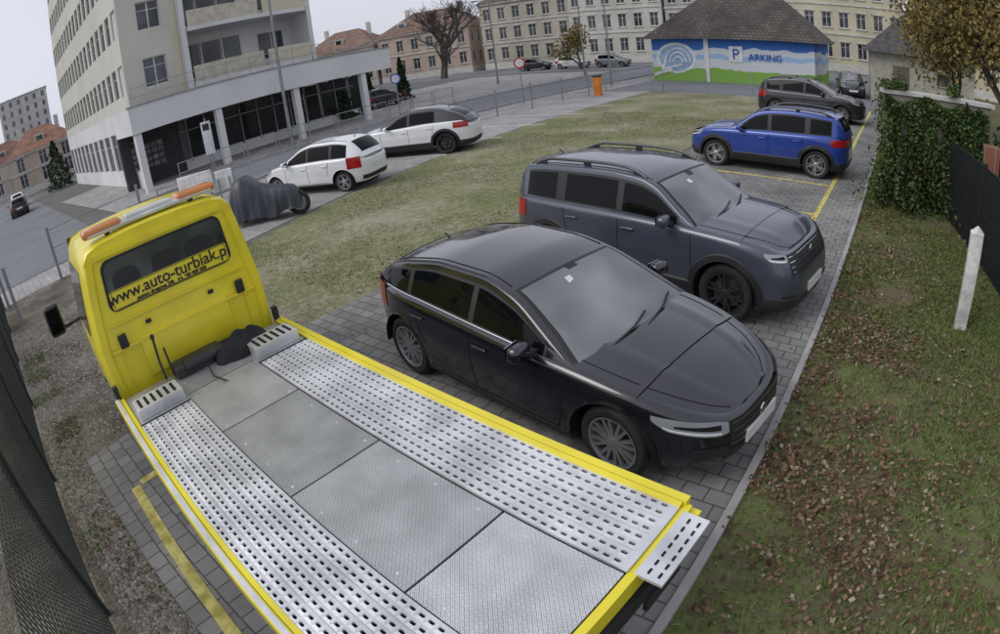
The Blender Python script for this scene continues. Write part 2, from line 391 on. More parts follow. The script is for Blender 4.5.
    mw.obj('wheels',[TIRE,rim,WELL,DISC],E,40)
    return E
def paintm(n,c,metal=0,rough=.35): return mat(n,c,rough,metal,var=.06,vs=1.2,coat=1)
P_BLACK=paintm('paint_black',(.008,.008,.014),.0,.2);P_GREY=paintm('paint_slate_grey',(.060,.072,.098),.25);P_BLUE=paintm('paint_blue',(.018,.055,.30),.3)
P_WHITE=paintm('paint_white',(.74,.75,.76));P_DARK=paintm('paint_anthracite',(.020,.022,.028),.3);P_SILV=paintm('paint_silver',(.35,.36,.38),.6);P_ROOF=paintm('paint_roof_black',(.012,.012,.014))
car('black_hatchback',P_BLACK,(-2.95,4.09,0),rad(-8.5),2.185,.90,
 [(-2.185,.86),(-1.95,.985),(-1,.98),(0,.94),(.8,.915),(1.0,.90),(1.6,.815),(2.0,.72),(2.185,.64)],
 [(1.0,.90),(.62,1.11),(.2,1.295),(-.2,1.37),(-.7,1.375),(-1.2,1.315),(-1.58,1.225),(-1.82,1.09),(-2.0,.955)],
 (1.305,-1.342),.33,[(-1.62,-1.20),(-1.12,-.24),(-.17,.66)],(.98,.18),(-1.62,-1.90),
 seams=((.82,[(.86,.5),(.80,.31)]),(-.20,[(-.20,.31)]),(-1.12,[(-1.0,.75),(-.90,.55)])),ns=8,head=((.20,.57),.53,.675),tail=((.30,.62),.72,.99),k=.42,mirror=.55,chromeline=True,nf=3.3,nr=4.0,bowf=.12,headrise=.05)
car('grey_suv',P_GREY,(-3.07,7.01,0),rad(-8.2),2.17,.905,
 [(-2.17,1.02),(-1.95,1.10),(-1,1.09),(.6,1.07),(.95,1.06),(1.5,1.03),(1.95,.98),(2.17,.88)],
 [(.95,1.06),(.62,1.28),(.28,1.50),(.05,1.565),(-.5,1.60),(-1.2,1.59),(-1.85,1.53),(-2.02,1.3),(-2.1,1.09)],
 (1.33,-1.33),.355,[(-1.76,-1.22),(-1.05,-.22),(-.12,.66)],(.94,.27),(-1.88,-2.04),nf=5.4,nr=6,clad=True,rails=True,rim=RIMD,k=.26,
 seams=((.88,[(.90,.6),(.86,.44)]),(-.16,[(-.16,.44)]),(-1.06,[(-1.0,.75),(-.92,.55)])),ns=6,head=((.24,.54),.80,.91),tail=((.4,.62),.8,1.05),mirror=.58,bowf=.10,headrise=.02)
car('blue_crossover',P_BLUE,(-3.31,14.48,0),rad(177.9),2.055,.88,
 [(-2.055,.95),(-1.8,1.03),(-.8,1.01),(.6,.985),(.85,.98),(1.5,.94),(1.85,.87),(2.055,.76)],
 [(.88,.98),(.52,1.22),(.2,1.43),(-.1,1.505),(-.7,1.535),(-1.3,1.51),(-1.76,1.45),(-1.9,1.25),(-1.99,1.02)],
 (1.235,-1.315),.335,[(-1.66,-1.16),(-1.02,-.20),(-.10,.60)],(.87,.2),(-1.78,-1.94),nf=4,nr=5.2,clad=True,rails=True,k=.28,
 seams=((.82,[(.84,.6),(.80,.44)]),(-.14,[(-.14,.44)]),(-1.0,[(-.95,.7),(-.88,.55)])),head=((.22,.58),.68,.82),tail=((.0,.60),.80,.96),mirror=.55,bowf=.10)
car('dark_suv',P_DARK,(-3.75,24.2,0),rad(-4),2.25,.92,
 [(-2.25,1.02),(-1.95,1.10),(-1,1.08),(.6,1.05),(1.0,1.04),(1.5,1.0),(1.95,.93),(2.25,.8)],
 [(1.02,1.04),(.66,1.27),(.28,1.48),(.0,1.58),(-.5,1.62),(-1.2,1.60),(-1.82,1.50),(-2.05,1.3),(-2.17,1.09)],
 (1.38,-1.35),.36,[(-1.75,-1.2),(-1.05,-.20),(-.10,.70)],(1.0,.28),(-1.88,-2.08),nf=4,nr=5,clad=True,rails=True,k=.28,
 seams=((.92,[(.93,.6),(.88,.44)]),(-.14,[(-.14,.44)])),head=((.24,.56),.76,.9),tail=((.3,.62),.8,1.05))
HB=dict(top=[(-1.92,.84),(-1.7,.93),(-.8,.93),(.5,.9),(.8,.9),(1.35,.82),(1.75,.71),(1.92,.60)],
 roof=[(.92,.9),(.5,1.15),(.1,1.35),(-.3,1.42),(-.9,1.42),(-1.4,1.35),(-1.68,1.13),(-1.83,.91)],
 wx=(1.2,-1.24),R=.29,wins=[(-1.40,-.95),(-.86,-.14),(-.06,.58)],ws=(.9,.11),rg=(-1.45,-1.75),
 seams=((.72,[(.73,.5),(.70,.33)]),(-.10,[(-.10,.33)]),(-.86,[(-.80,.6),(-.76,.5)])),head=((.25,.62),.56,.72),tail=((.34,.66),.62,.92))
car('white_hatchback',P_WHITE,(-14.2,9.33,0),rad(198),1.92,.83,nf=3.2,**HB)
car('white_crossover',P_WHITE,(-14.6,13.5,0),rad(204),2.18,.90,
 [(-2.18,.9),(-1.9,1.05),(-1,1.05),(.5,.98),(.9,.97),(1.5,.92),(1.95,.82),(2.18,.7)],
 [(1.02,.97),(.56,1.22),(.16,1.43),(-.3,1.53),(-.8,1.53),(-1.3,1.44),(-1.8,1.27),(-2.0,1.12),(-2.1,1.0)],
 (1.335,-1.305),.35,[(-1.0,-.16),(-.06,.66)],(1.0,.17),(-1.45,-1.92),clad=True,k=.4,roofmat=P_ROOF,
 seams=((.88,[(.9,.6),(.84,.44)]),(-.10,[(-.10,.44)]),(-.98,[(-.93,.7),(-.86,.55)])),tail=((.3,.66),.82,1.0),rim=RIMD)
far=[((-38,54,0),10,P_DARK),((-33.5,54.5,0),8,P_WHITE),((-29,55,0),5,P_SILV),((-3.2,36.5,0),-80,P_DARK),((-33,27.5,0),95,P_DARK),((-48,2.8,0),178,P_DARK),((-57,3.4,0),178,P_WHITE)]
for p,a,m_ in far: car('parked_car',m_,p,rad(a),1.92,.83,nf=3.2,**HB)
# ------------------------------------------------------------------ tow truck
def tow_truck():
    E=empty('tow_truck',(-.62,1.22,0),rad(176.2))
    YEL=mat('yellow_paint',(.80,.68,.03),.4,var=.08,vs=2,coat=.4);YELD=mat('yellow_paint_worn',(.68,.56,.03),.5,var=.25,vs=5)
    GAL=platemat('galvanised_plate',(.56,.57,.57));GAL2=platemat('galvanised_plate_bright',(.74,.75,.76),.4);GAL3=platemat('galvanised_plate_worn',(.46,.47,.46),.5)
    ALU=mat('aluminium_track',(.70,.71,.72),.45,.55,var=.18,vs=3);DK=mat('truck_underside',(.02,.02,.02),.8)
    GLT=mat('cab_rear_glass',(.05,.06,.055),.08,var=.5,vs=2);AMB=mat('amber_beacon',(.62,.22,.05),.25,var=.15,coat=.6)
    Zd=.95
    mb=MB()
    mb.box((2.42,0,.86),(4.36,1.84,.10),2)
    for sd in (1,-1):
        mb.box((2.42,sd*.955,.90),(4.40,.055,.15),0)
        mb.box((2.42,sd*.905,.962),(4.36,.035,.02),0)
    mb.box((2.42,.955,.978),(4.38,.035,.006),4)
    mb.box((.215,0,.88),(.05,1.9,.13),0)
    for a,b,mi in ((.245,1.02,3),(1.03,2.12,1),(2.13,3.2,5),(3.21,4.05,1),(4.06,4.6,5)):
        mb.box(((a+b)/2,0,Zd-.005),(b-a-.006,.72,.014),mi)
    mb.box((4.28,.62,Zd-.004),(.62,.52,.012),1);mb.box((4.28,-.62,Zd-.004),(.62,.52,.012),1)
    for y in (.30,-.30):
        for x in np.arange(.45,4.6,.35): mb.lathe([(0,.004),(.008,.003),(.011,0)],(x,y,Zd+.002),6,4,axis='z')
    mb.obj('flatbed_deck',[YEL,GAL,DK,GAL2,ALU,GAL3],E)
    tk=MB();cx=.066
    for sd in (1,-1):
        y0=.372
        for strip in range(4):
            yb=y0+strip*.131;z=Zd+.012
            for r_ in range(2):
                ya=yb+.004+r_*.061;yb2=ya+.061
                n=int(3.94/cx)
                for i in range(4,n):
                    xa=.02+i*cx;xb_=xa+cx;xc=(xa+xb_)/2;yc=(ya+yb2)/2
                    hx,hy=.021,.0095
                    O=[(xa,ya),(xc,ya),(xb_,ya),(xb_,yc),(xb_,yb2),(xc,yb2),(xa,yb2),(xa,yc)]
                    I=[(xc-hx*.75,yc-hy),(xc,yc-hy*1.02),(xc+hx*.75,yc-hy),(xc+hx,yc),(xc+hx*.75,yc+hy),(xc,yc+hy*1.02),(xc-hx*.75,yc+hy),(xc-hx,yc)]
                    V=[(p[0],sd*p[1],z) for p in O]+[(p[0],sd*p[1],z+.004) for p in I]+[(p[0],sd*p[1],z-.012) for p in I]
                    F=[(q,(q+1)%8,8+(q+1)%8,8+q) for q in range(8)]+[(8+q,8+(q+1)%8,16+(q+1)%8,16+q) for q in range(8)]
                    if sd<0: F=[f[::-1] for f in F]
                    tk.add(V,F,0)
            tk.box((.15+n*cx/2,sd*(yb+.002),z-.006),(n*cx-.26,.003,.02),0);tk.box((.15+n*cx/2,sd*(yb+.128),z-.006),(n*cx-.26,.003,.02),0)
        tk.box((2.12,sd*.63,Zd-.012),(3.72,.52,.010),1)
        tk.box((.262,sd*.63,Zd+.006),(.045,.52,.012),0)
    tk.obj('perforated_tracks',[ALU,WELL],E)
    tr=MB()
    for sd in (1,-1):
        tr.box((.13,sd*.64,Zd-.012),(.16,.50,.02),0)
        for i in range(7):
            for j in range(2): tr.box((.09+j*.06,sd*(.44+i*.065),Zd),(.012,.035,.006),1)
        tr.box((.19,sd*.93,.80),(.10,.08,.22),2)
        tr.box((.15,sd*.6,.66),(.03,.34,.10),3)
    tr.box((.19,0,.74),(.06,1.7,.10),3)
    tr.obj('rear_ramp_lips',[ALU,WELL,YEL,DK],E)
    tc=MB()
    for sd in (1,-1):
        tc.box((4.02,sd*.62,Zd+.05),(.012,.46,.09),0);tc.box((4.14,sd*.62,Zd+.094),(.25,.46,.012),0)
        tc.box((4.14,sd*.395,Zd+.05),(.25,.012,.09),0);tc.box((4.14,sd*.845,Zd+.05),(.25,.012,.09),0)
        for i in range(6): tc.box((4.14,sd*(.45+i*.07),Zd+.102),(.18,.028,.004),1)
    tc.obj('wheel_chocks',[ALU,WELL],E)
    tw=MB();tw.rbox((4.5,.05,1.0),(.22,.55,.14),.03,0);tw.lathe([(0,-.17),(.06,-.17),(.06,.17),(0,.17)],(4.42,.05,1.04),14,0)
    tw.tube([(4.5,.42,.98),(4.52,.42,1.15),(4.54,.40,1.38)],.014,6,0);tw.ell((4.54,.40,1.40),(.045,.045,.06),1)
    tw.tube([(4.5,.33,.98),(4.52,.33,1.1),(4.54,.33,1.26)],.012,6,0)
    tw.tube([(3.9,.0,.97),(4.1,.05,.97),(4.3,.02,1.0)],.008,5,1)
    for sd in (1,-1): tw.box((4.64,sd*.93,1.0),(.06,.05,.2),1)
    tw.obj('winch_and_levers',[mat('winch_black',(.03,.03,.03),.5),BLK],E,40)
    tj=MB();P=[]
    for i in range(21):
        r=[]
        for j in range(25):
            u=i/20;v=j/24;hh=.17*(math.sin(math.pi*u)**.5)*(math.sin(math.pi*v)**.45)*(1+.14*math.sin(9*u+4*v)*math.sin(11*v+2)+.08*math.sin(17*v+6*u))
            r.append((4.20+.38*u+.03*math.sin(8*v),-.68+.58*v+.03*math.sin(7*u),Zd+.01+hh))
        P.append(r)
    tj.grid(P,0);tj.obj('black_jacket',[mat('jacket_fabric',(.016,.016,.020),.9,bump=.6,bs=18)],E,80)
    xb0=4.74
    prof=[(.89,.58),(.93,.80),(.94,1.2),(.935,1.45),(.885,1.80),(.84,2.08),(.805,2.24),(.74,2.325),(.60,2.365),(.3,2.385),(0,2.39)]
    def sec(x,sx=1,dz=0):
        L_=[(x,y*sx,z+dz) for y,z in prof];return L_+[(p[0],-p[1],p[2]) for p in L_[:-1][::-1]]
    cb=MB()
    st=[(xb0,.975,-.02),(xb0+.03,.99,-.006),(xb0+.08,1,0),(5.4,1,.0),(5.9,1,.01),(6.05,.995,-.01),(6.12,.985,-.04)]
    cb.grid([sec(*s) for s in st],0)
    def sec2(x,zmax,sx):
        L_=[(x,y*sx,min(z,zmax+.015*(1-y))) for y,z in prof];return L_+[(p[0],-p[1],p[2]) for p in L_[:-1][::-1]]
    cb.grid([sec2(6.12,2.35,.985),sec2(6.3,2.1,.975),sec2(6.55,1.72,.97),sec2(6.75,1.42,.96),sec2(7.0,1.33,.94),sec2(7.25,1.2,.90),sec2(7.36,1.0,.84),sec2(7.38,.6,.82)],0)
    b=sec(xb0,.975,-.02);cb.add(b,[tuple(range(len(b)))],0)
    pz=[p[1] for p in prof];py=[p[0] for p in prof]
    def ys(z): return float(np.interp(z,pz,py))*.975
    for sd in (1,-1):
        P=[]
        for z in np.linspace(.75,2.2,12):
            y=ys(z);P.append([(xb0-.002,sd*y,z),(xb0-.035,sd*(y-.015),z),(xb0-.035,sd*(y-.085),z),(xb0-.002,sd*(y-.11),z)])
        cb.grid(P,0,flip=(sd<0))
    cb.box((xb0-.018,0,2.245),(.03,1.36,.05),0);cb.box((xb0-.015,0,1.60),(.02,1.50,.018),0)
    cb.rbox((xb0-.01,0,1.18),(.03,1.0,.40),.012,0);cb.box((xb0-.02,0,1.36),(.02,1.62,.03),0)
    for sd in (1,-1): cb.box((xb0-.022,sd*.70,1.22),(.012,.012,.5),0)
    cb.obj('cab_body',[YEL],E,35)
    cw=MB()
    def rr(y0,y1,z0,z1,x,r,mi,tp=0):
        V=[]
        for (cy,cz,a0) in ((y1-r,z1-r,0),(y0+r,z1-r,90),(y0+r,z0+r,180),(y1-r,z0+r,270)):
            for i in range(6):
                a=rad(a0+18*i);zz=cz+r*math.sin(a);yy=cy+r*math.cos(a);yy*=1-tp*(zz-z0)/(z1-z0);V.append((x,yy,zz))
        cw.add(V,[tuple(range(len(V)))],mi)
    rr(-.68,.68,1.70,2.19,xb0-.006,.09,1,.06);rr(-.65,.65,1.725,2.165,xb0-.010,.08,0,.06)
    for y in (.42,0,-.36): rr(y-.14,y+.14,1.80,2.06,xb0-.014,.09,1)
    rr(-.64,.64,1.715,1.90,xb0-.018,.03,2)
    for z in (1.722,1.892): cw.box((xb0-.020,0,z),(.003,1.24,.006),1)
    for sd in (1,-1): cw.box((xb0-.020,sd*.62,1.807),(.003,.006,.17),1)
    for sd in (1,-1):
        cw.rbox((xb0-.032,sd*.66,1.43),(.03,.09,.14),.014,1)
        cw.rbox((xb0-.025,sd*.35,1.50),(.02,.06,.04),.008,1)
        P=[[(5.05+1.0*i/6,sd*(float(np.interp(z,pz,py))+.006),z) for z in np.linspace(1.5,2.12,6)] for i in range(7)];cw.grid(P,0)
    P=[[(6.18+.50*i/6,y,2.32-.78*i/6) for y in np.linspace(-.78,.78,5)] for i in range(7)];cw.grid(P,0)
    cw.obj('cab_windows',[GLT,BLK,YEL],E)
    def txt(body,size,loc,mt,par,rot,nm,ext=.0012):
        cu=bpy.data.curves.new(nm,'FONT');cu.body=body;cu.size=size;cu.align_x='CENTER';cu.align_y='CENTER';cu.extrude=ext;cu.offset=.002;cu.materials.append(mt)
        o=bpy.data.objects.new(nm,cu);COL.objects.link(o);o.parent=par;o.location=loc;o.rotation_euler=rot;return o
    txt('www.auto-turbiak.pl',.160,(xb0-.023,0,1.825),BLK,E,(rad(90),0,rad(-90)),'rear_lettering')
    txt('pomoc drogowa 24h   tel. 600 000 000',.048,(xb0-.023,0,1.745),BLK,E,(rad(90),0,rad(-90)),'rear_lettering_small')
    lb=MB();lb.rbox((4.90,0,2.43),(.20,1.34,.05),.02,0)
    for sd in (1,-1): lb.rbox((4.90,sd*.50,2.45),(.20,.42,.085),.035,1);lb.box((4.90,sd*.45,2.38),(.05,.05,.08),2)
    lb.rbox((4.90,0,2.455),(.18,.5,.06),.025,3)
    lb.obj('beacon_light_bar',[ALU,AMB,BLK,mat('lightbar_lens',(.6,.6,.58),.3)],E,40)
    mm=MB()
    for sd in (1,-1):
        mm.tube([(6.1,sd*.93,1.45),(6.15,sd*1.14,1.42),(6.12,sd*1.22,1.5)],.022,6,0);mm.rbox((6.1,sd*1.24,1.55),(.12,.2,.36),.05,0);mm.box((6.035,sd*1.24,1.56),(.006,.15,.28),1)
    mm.obj('door_mirrors',[BLK,GLASS],E,40)
    ch=MB()
    for sd in (1,-1):
        ch.box((3.4,sd*.38,.70),(6.0,.08,.2),0)
        ch.box((1.2,sd*.93,.62),(1.1,.03,.10),1);ch.box((3.2,sd*.78,.55),(1.1,.28,.36),0)
    ch.box((5.8,0,.5),(2.6,1.7,.25),0)
    for x,tw_ in ((1.1,.42),(6.3,.22)):
        for sd in (1,-1):
            M=Matrix.Translation((x,sd*.86,.345))@(Matrix.Identity(4) if sd>0 else Matrix.Rotation(math.pi,4,'Z'))
            ch.lathe([(.0,-.05),(.10,-.05),(.11,-.02),(.2,-.03),(.215,.0),(.32,.0),(.345,-.04),(.345,-tw_+.03),(.32,-tw_),(0,-tw_)],(0,0,0),28,2,M)
            ch.lathe([(.0,-.03),(.10,-.03),(.20,-.02),(.20,-.01)],(0,0,0),20,3,M)
            P=[[(x+.42*math.cos(math.pi*i/12),sd*y,.36+.42*math.sin(math.pi*i/12)) for y in (.62,.9)] for i in range(13)];ch.grid(P,0)
    ch.obj('chassis_and_wheels',[DK,YELD,TIRE,RIM],E,40)
    return txt
txt=tow_truck()
# ------------------------------------------------------------------ ground
GRASS=groundmat('grass_ground',[(.36,(.07,.10,.03)),(.46,(.13,.155,.055)),(.54,(.12,.10,.06)),(.62,(.19,.155,.10))],.5,9)
DIST=groundmat('distant_ground',[(.4,(.13,.13,.12)),(.6,(.17,.165,.155))],.1,2,.2)
FIELD=groundmat('worn_field',[(.38,(.13,.15,.06)),(.48,(.195,.20,.10)),(.555,(.29,.265,.185)),(.63,(.35,.32,.25))],.45,7,.8)
GRAV=groundmat('gravel_dirt',[(.38,(.06,.05,.038)),(.48,(.15,.13,.10)),(.55,(.24,.215,.175)),(.64,(.34,.31,.27))],1.1,26,1.0,bs=45)
PAV=brickmat('grey_pavers',(.235,.235,.23),(.32,.315,.305),(.11,.105,.09),.20,.165,.008,dirt=.42)
PAV2=brickmat('light_pavers',(.33,.325,.32),(.40,.39,.385),(.20,.195,.19),.4,.2,.008,dirt=.25)
ASPH=groundmat('asphalt',[(.38,(.17,.175,.19)),(.62,(.235,.24,.26))],.35,18,.25,rough=.8,bs=90)
KERB=mat('kerb_stone',(.33,.32,.31),.8,bump=.2)
YLINE=mat('yellow_road_paint',(.60,.50,.10),.7,var=.3,vs=9,col2=(.74,.64,.22));WLINE=mat('white_road_paint',(.62,.62,.60),.7,var=.25,vs=9)
def sheet(name,pts,z,m,jit=0,step=.25):
    V=[]
    for i in range(len(pts)):
        a,b=np.array(pts[i],float),np.array(pts[(i+1)%len(pts)],float);n=max(1,int(np.linalg.norm(b-a)/step)) if jit else 1
        for k in range(n):
            p=a+(b-a)*k/n
            if jit: p=p+rng.normal(0,jit,2)
            V.append((p[0],p[1],z))
    mb=MB();mb.add(V,[tuple(range(len(V)))],0);o=mb.obj(name,[m])
    me=o.data
    if me.polygons[0].normal.z<0: me.flip_normals()
    return o
R_=lambda x0,x1,y0,y1:[(x0,y0),(x1,y0),(x1,y1),(x0,y1)]
sheet('ground',R_(-500,400,-400,700),0,DIST)
sheet('grass_verge',R_(-1.2,30,-12,60),.004,GRASS)
sheet('worn_field',[(-6.0,2.6),(-6.0,30.4),(-13.9,30.4),(-13.6,18),(-12.5,9),(-11.6,5.0),(-8.5,3.3)],.008,FIELD,.10)
sheet('gravel_yard',[(-18,-3),(0,-3),(0,1),(-6,1),(-6,3.4),(-8.6,3.5),(-12,5.2),(-16.6,5.2)],.005,GRAV,.06)
sheet('parking_pavement',[(-6.5,.0),(-.80,-.0),(-.80,30),(-5.7,30),(-5.9,16),(-6.7,4)],.014,PAV,.0)
sheet('far_parking_pavement',[(-11.9,5.1),(-16.9,5.1),(-16.9,30.5),(-13.9,30.5),(-13.6,18),(-12.6,9)],.012,PAV2)
sheet('yard_asphalt',R_(-16.9,-1.0,30.4,60),.006,ASPH)
sheet('sidewalk',R_(-19.2,-16.9,-2,60),.012,PAV2)
sheet('road',[(-24.4,4.2),(-19.3,-3),(-19.3,90),(-24.4,90)],.010,ASPH)
sheet('side_road',[(-19.3,-3),(-24.4,4.2),(-100,6.4),(-140,8),(-140,-6),(-60,-2.5)],.010,ASPH)
sheet('plaza_paving',[(-24.6,5.6),(-24.6,48),(-42,48),(-42,5.6)],.02,PAV2)
sheet('cross_street',R_(-120,-24.4,50,62),.008,ASPH)
mk=MB()
for (x0,y0,x1,y1) in ((-19.2,5,-19.35,60),(-24.35,6,-24.55,60)): mk.box(((x0+x1)/2,(y0+y1)/2,.06),(.14,y1-y0,.12),0)
mk.box((-.76,14.5,.02),(.07,31,.05),0)
mk.obj('kerb',[KERB])
ym=MB()
def line(x0,y0,x1,y1,w,mi=0,z=.0185):
    L_=math.hypot(x1-x0,y1-y0);ym.box(((x0+x1)/2,(y0+y1)/2,z),(L_,w,.003),mi,rz=math.atan2(y1-y0,x1-x0))
line(-1.55,9.0,-1.55,29,.10)
for y in (8.35,10.75,13.1,15.9,18.6,21.3,25.8,28.4): line(-5.6,y+.15,-1.61,y,.09)
line(-5.4,.34,-1.2,.10,.11);line(-5.42,.42,-5.42,.85,.11)
ym.obj('yellow_parking_lines',[YLINE])
wm=MB();ym=wm
for i in range(8):
    y=7.6+i*2.75;line(-12.9-.0,y,-16.6,y-1.0,.10)
for y in np.arange(6,30,1.6): line(-16.7,y,-16.7,y+.8,.08)
ym.obj('white_parking_lines',[WLINE])
tm=MB()
for (y0,y1) in ((3.1,3.3),(4.9,5.0),(6.1,6.2),(7.9,8.0)):
    pts=[(-6.2+4.8*i/10,y0+(y1-y0)*i/10+.03*math.sin(i)) for i in range(11)]
    tm.grid([[(x,y-.08,.0165),(x,y+.08,.0165)] for x,y in pts],0)
tm.obj('tyre_tracks',[mat('track_stain',(.20,.195,.19),.9,var=.35,vs=5,col2=(.27,.265,.255))])
# ------------------------------------------------------------------ vegetation scatter
def blades(name,N,box,h,w,m,dens=None,seed=1):
    g=np.random.default_rng(seed);P=np.stack([g.uniform(box[0],box[1],N),g.uniform(box[2],box[3],N)],1)
    if dens is not None: P=P[dens(P,g)]
    N=len(P);a=g.uniform(0,2*np.pi,N);hh=h*g.uniform(.4,1.3,N);ww=w*g.uniform(.6,1.3,N);le=g.normal(0,.55,(N,2))*hh[:,None]
    dx=np.stack([np.cos(a),np.sin(a)],1)*ww[:,None]
    V=np.zeros((N,3,3));V[:,0,:2]=P-dx;V[:,1,:2]=P+dx;V[:,2,:2]=P+le;V[:,:,2]=.005;V[:,2,2]=hh
    return fast(name,V,3,m)
def vnoise(P,s,seed):
    g=np.random.default_rng(seed);T=g.random((64,64));q=P*s;i=np.floor(q).astype(int);f=q-i;f=f*f*(3-2*f)
    t=lambda a,b:T[a%64,b%64]
    return (t(i[:,0],i[:,1])*(1-f[:,0])+t(i[:,0]+1,i[:,1])*f[:,0])*(1-f[:,1])+(t(i[:,0],i[:,1]+1)*(1-f[:,0])+t(i[:,0]+1,i[:,1]+1)*f[:,0])*f[:,1]
GB=island('grass_blades',[(.055,.085,.02),(.105,.155,.035),(.16,.21,.06),(.23,.23,.11)])
GBD=island('dry_grass_blades',[(.12,.135,.055),(.185,.195,.10),(.27,.25,.15),(.33,.30,.20)])
LV=island('fallen_leaf_litter',[(.05,.028,.015),(.10,.055,.03),(.16,.09,.05),(.25,.16,.09),(.09,.055,.04),(.36,.30,.22)])
def dn(P,g):
    n=vnoise(P,.9,3)*.5+vnoise(P,3.1,4)*.5;edge=np.clip((P[:,0]+.8)/1.5,0,1)*.5+.5*(P[:,1]>6)
    return (g.random(len(P))<np.clip((n-.31)*4,0.04,1)*np.clip(edge+.22,.0,1))&(P[:,0]>-.70)
blades('grass',130000,(-.75,3.6,.6,13),.05,.008,GB,dn,11)
blades('grass_tufts',26000,(-.9,1.6,12,30),.09,.014,GB,lambda P,g:(g.random(len(P))<.9)&(P[:,0]>-.72),12)
def df(P,g):
    n=vnoise(P,.45,7)*.6+vnoise(P,2.1,8)*.4;return (g.random(len(P))<np.clip((n-.43)*5,0.02,1))&(P[:,0]>-12.3)
blades('field_grass',50000,(-12.4,-6.75,4.5,22),.04,.011,GBD,df,13)
blades('weeds',9000,(-12,-1,-.45,.15),.06,.008,GB,lambda P,g:vnoise(P,2,5)>.55,14)
def leaves(name,N,box,size,m,dens=None,seed=5,z=.02,zr_=.03):
    g=np.random.default_rng(seed);P=np.stack([g.uniform(box[0],box[1],N),g.uniform(box[2],box[3],N)],1)
    if dens is not None: P=P[dens(P,g)]
    N=len(P);a=g.uniform(0,6.28,N);s=size*g.uniform(.4,1.3,N);V=np.zeros((N,4,3));t=g.normal(0,.45,(N,2))
    for k,(u,v) in enumerate(((1,0),(0,.7),(-1,0),(0,-.7))):
        x=(u*np.cos(a)-v*np.sin(a))*s;y=(u*np.sin(a)+v*np.cos(a))*s
        V[:,k,0]=P[:,0]+x;V[:,k,1]=P[:,1]+y;V[:,k,2]=z+x*t[:,0]+y*t[:,1]+zr_*np.abs(np.sin(a*7))
    return fast(name,V,4,m)
def dl(P,g):
    n=vnoise(P,1.3,21)*.55+vnoise(P,4,22)*.45;e=np.clip(1.35-(P[:,0]+.75)/1.8,.25,1)*np.where(P[:,1]<6.8,1,.45)
    return g.random(len(P))<np.clip((n-.28)*3.2,0,1)*e
leaves('leaf_litter',62000,(-.74,3.4,.6,12.5),.023,LV,dl,31)
leaves('scattered_leaves',450,(-6,-.8,2,24),.025,LV,None,32,.024,.004)
leaves('leaf_litter_yard',900,(-12,-1.5,-.3,.0),.022,LV,lambda P,g:vnoise(P,1.5,9)>.5,33)
def stones(name,N,box,s,m,seed,dens=None):
    g=np.random.default_rng(seed);P=np.stack([g.uniform(box[0],box[1],N),g.uniform(box[2],box[3],N)],1)
    N=len(P);base=np.array([(1,0,0),(0,1,0),(-1,0,0),(0,-1,0),(0,0,.8)]);F=[(0,1,4),(1,2,4),(2,3,4),(3,0,4)]
    a=g.uniform(0,6.28,N);sz=s*g.uniform(.3,1.4,N);V=np.zeros((N,5,3))
    for k in range(5):
        b=base[k]*g.uniform(.7,1.2,(N,1));x=(b[:,0]*np.cos(a)-b[:,1]*np.sin(a))*sz;y=(b[:,0]*np.sin(a)+b[:,1]*np.cos(a))*sz
        V[:,k,0]=P[:,0]+x;V[:,k,1]=P[:,1]+y;V[:,k,2]=.004+b[:,2]*sz*.8
    me=bpy.data.meshes.new(name);VV=V.reshape(-1,3);FF=(np.array(F)[None]+np.arange(N)[:,None,None]*5).reshape(-1,3)
    me.from_pydata(VV.tolist(),[],FF.tolist());me.materials.append(m);o=bpy.data.objects.new(name,me);COL.objects.link(o)
ST=island('gravel_stones',[(.13,.115,.095),(.24,.22,.185),(.40,.38,.34),(.20,.165,.13)],.9)
stones('gravel_stones',16000,(-13,-2.2,-.42,.0),.026,ST,41)
stones('gravel_stones',9000,(-13.5,-6.75,-.3,4.2),.028,ST,42)
def branchset(mb,p,d,L_,r,depth,g,spread=.5,mi=0,tips=None,seg=3,up=.12):
    pts=[p];q=p.copy();dd=d.copy()
    for i in range(seg):
        dd=(dd+Vector((g.normal(0,.10),g.normal(0,.10),g.normal(0,.08)+up*.3))).normalized();q=q+dd*(L_/seg);pts.append(q.copy())
    rs=[r*(1-.45*i/seg) for i in range(seg+1)];mb.tube(pts,rs,5 if depth>2 else 3,mi)
    if depth<=0:
        if tips is not None: tips.append(q)
        return
    nb=int(g.integers(3,5)) if depth>1 else 3
    for k in range(nb):
        t=pts[min(seg,1+int(g.integers(0,seg)))] if k else q
        ax=Vector((g.normal(),g.normal(),g.normal()*.5)).normalized();nd=(dd+ax*spread*g.uniform(.8,1.6)).normalized();nd.z+=up;nd.normalize()
        branchset(mb,t,nd,L_*g.uniform(.58,.8),r*.58,depth-1,g,spread,mi,tips,seg,up)
    if tips is not None and depth<3: tips.append(q)
BARK=mat('bark',(.085,.075,.065),.9,bump=.5,bs=20)
def leafquads(C,s,g):
    n=len(C);A=g.normal(0,1,(n,3));A/=np.linalg.norm(A,axis=1)[:,None];B=np.cross(A,g.normal(0,1,(n,3)));B/=np.linalg.norm(B,axis=1)[:,None]
    sz=(s*g.uniform(.5,1.3,n))[:,None];A=A*sz;B=B*sz*.65
    return np.stack([C+A,C+B,C-A,C-B],1)
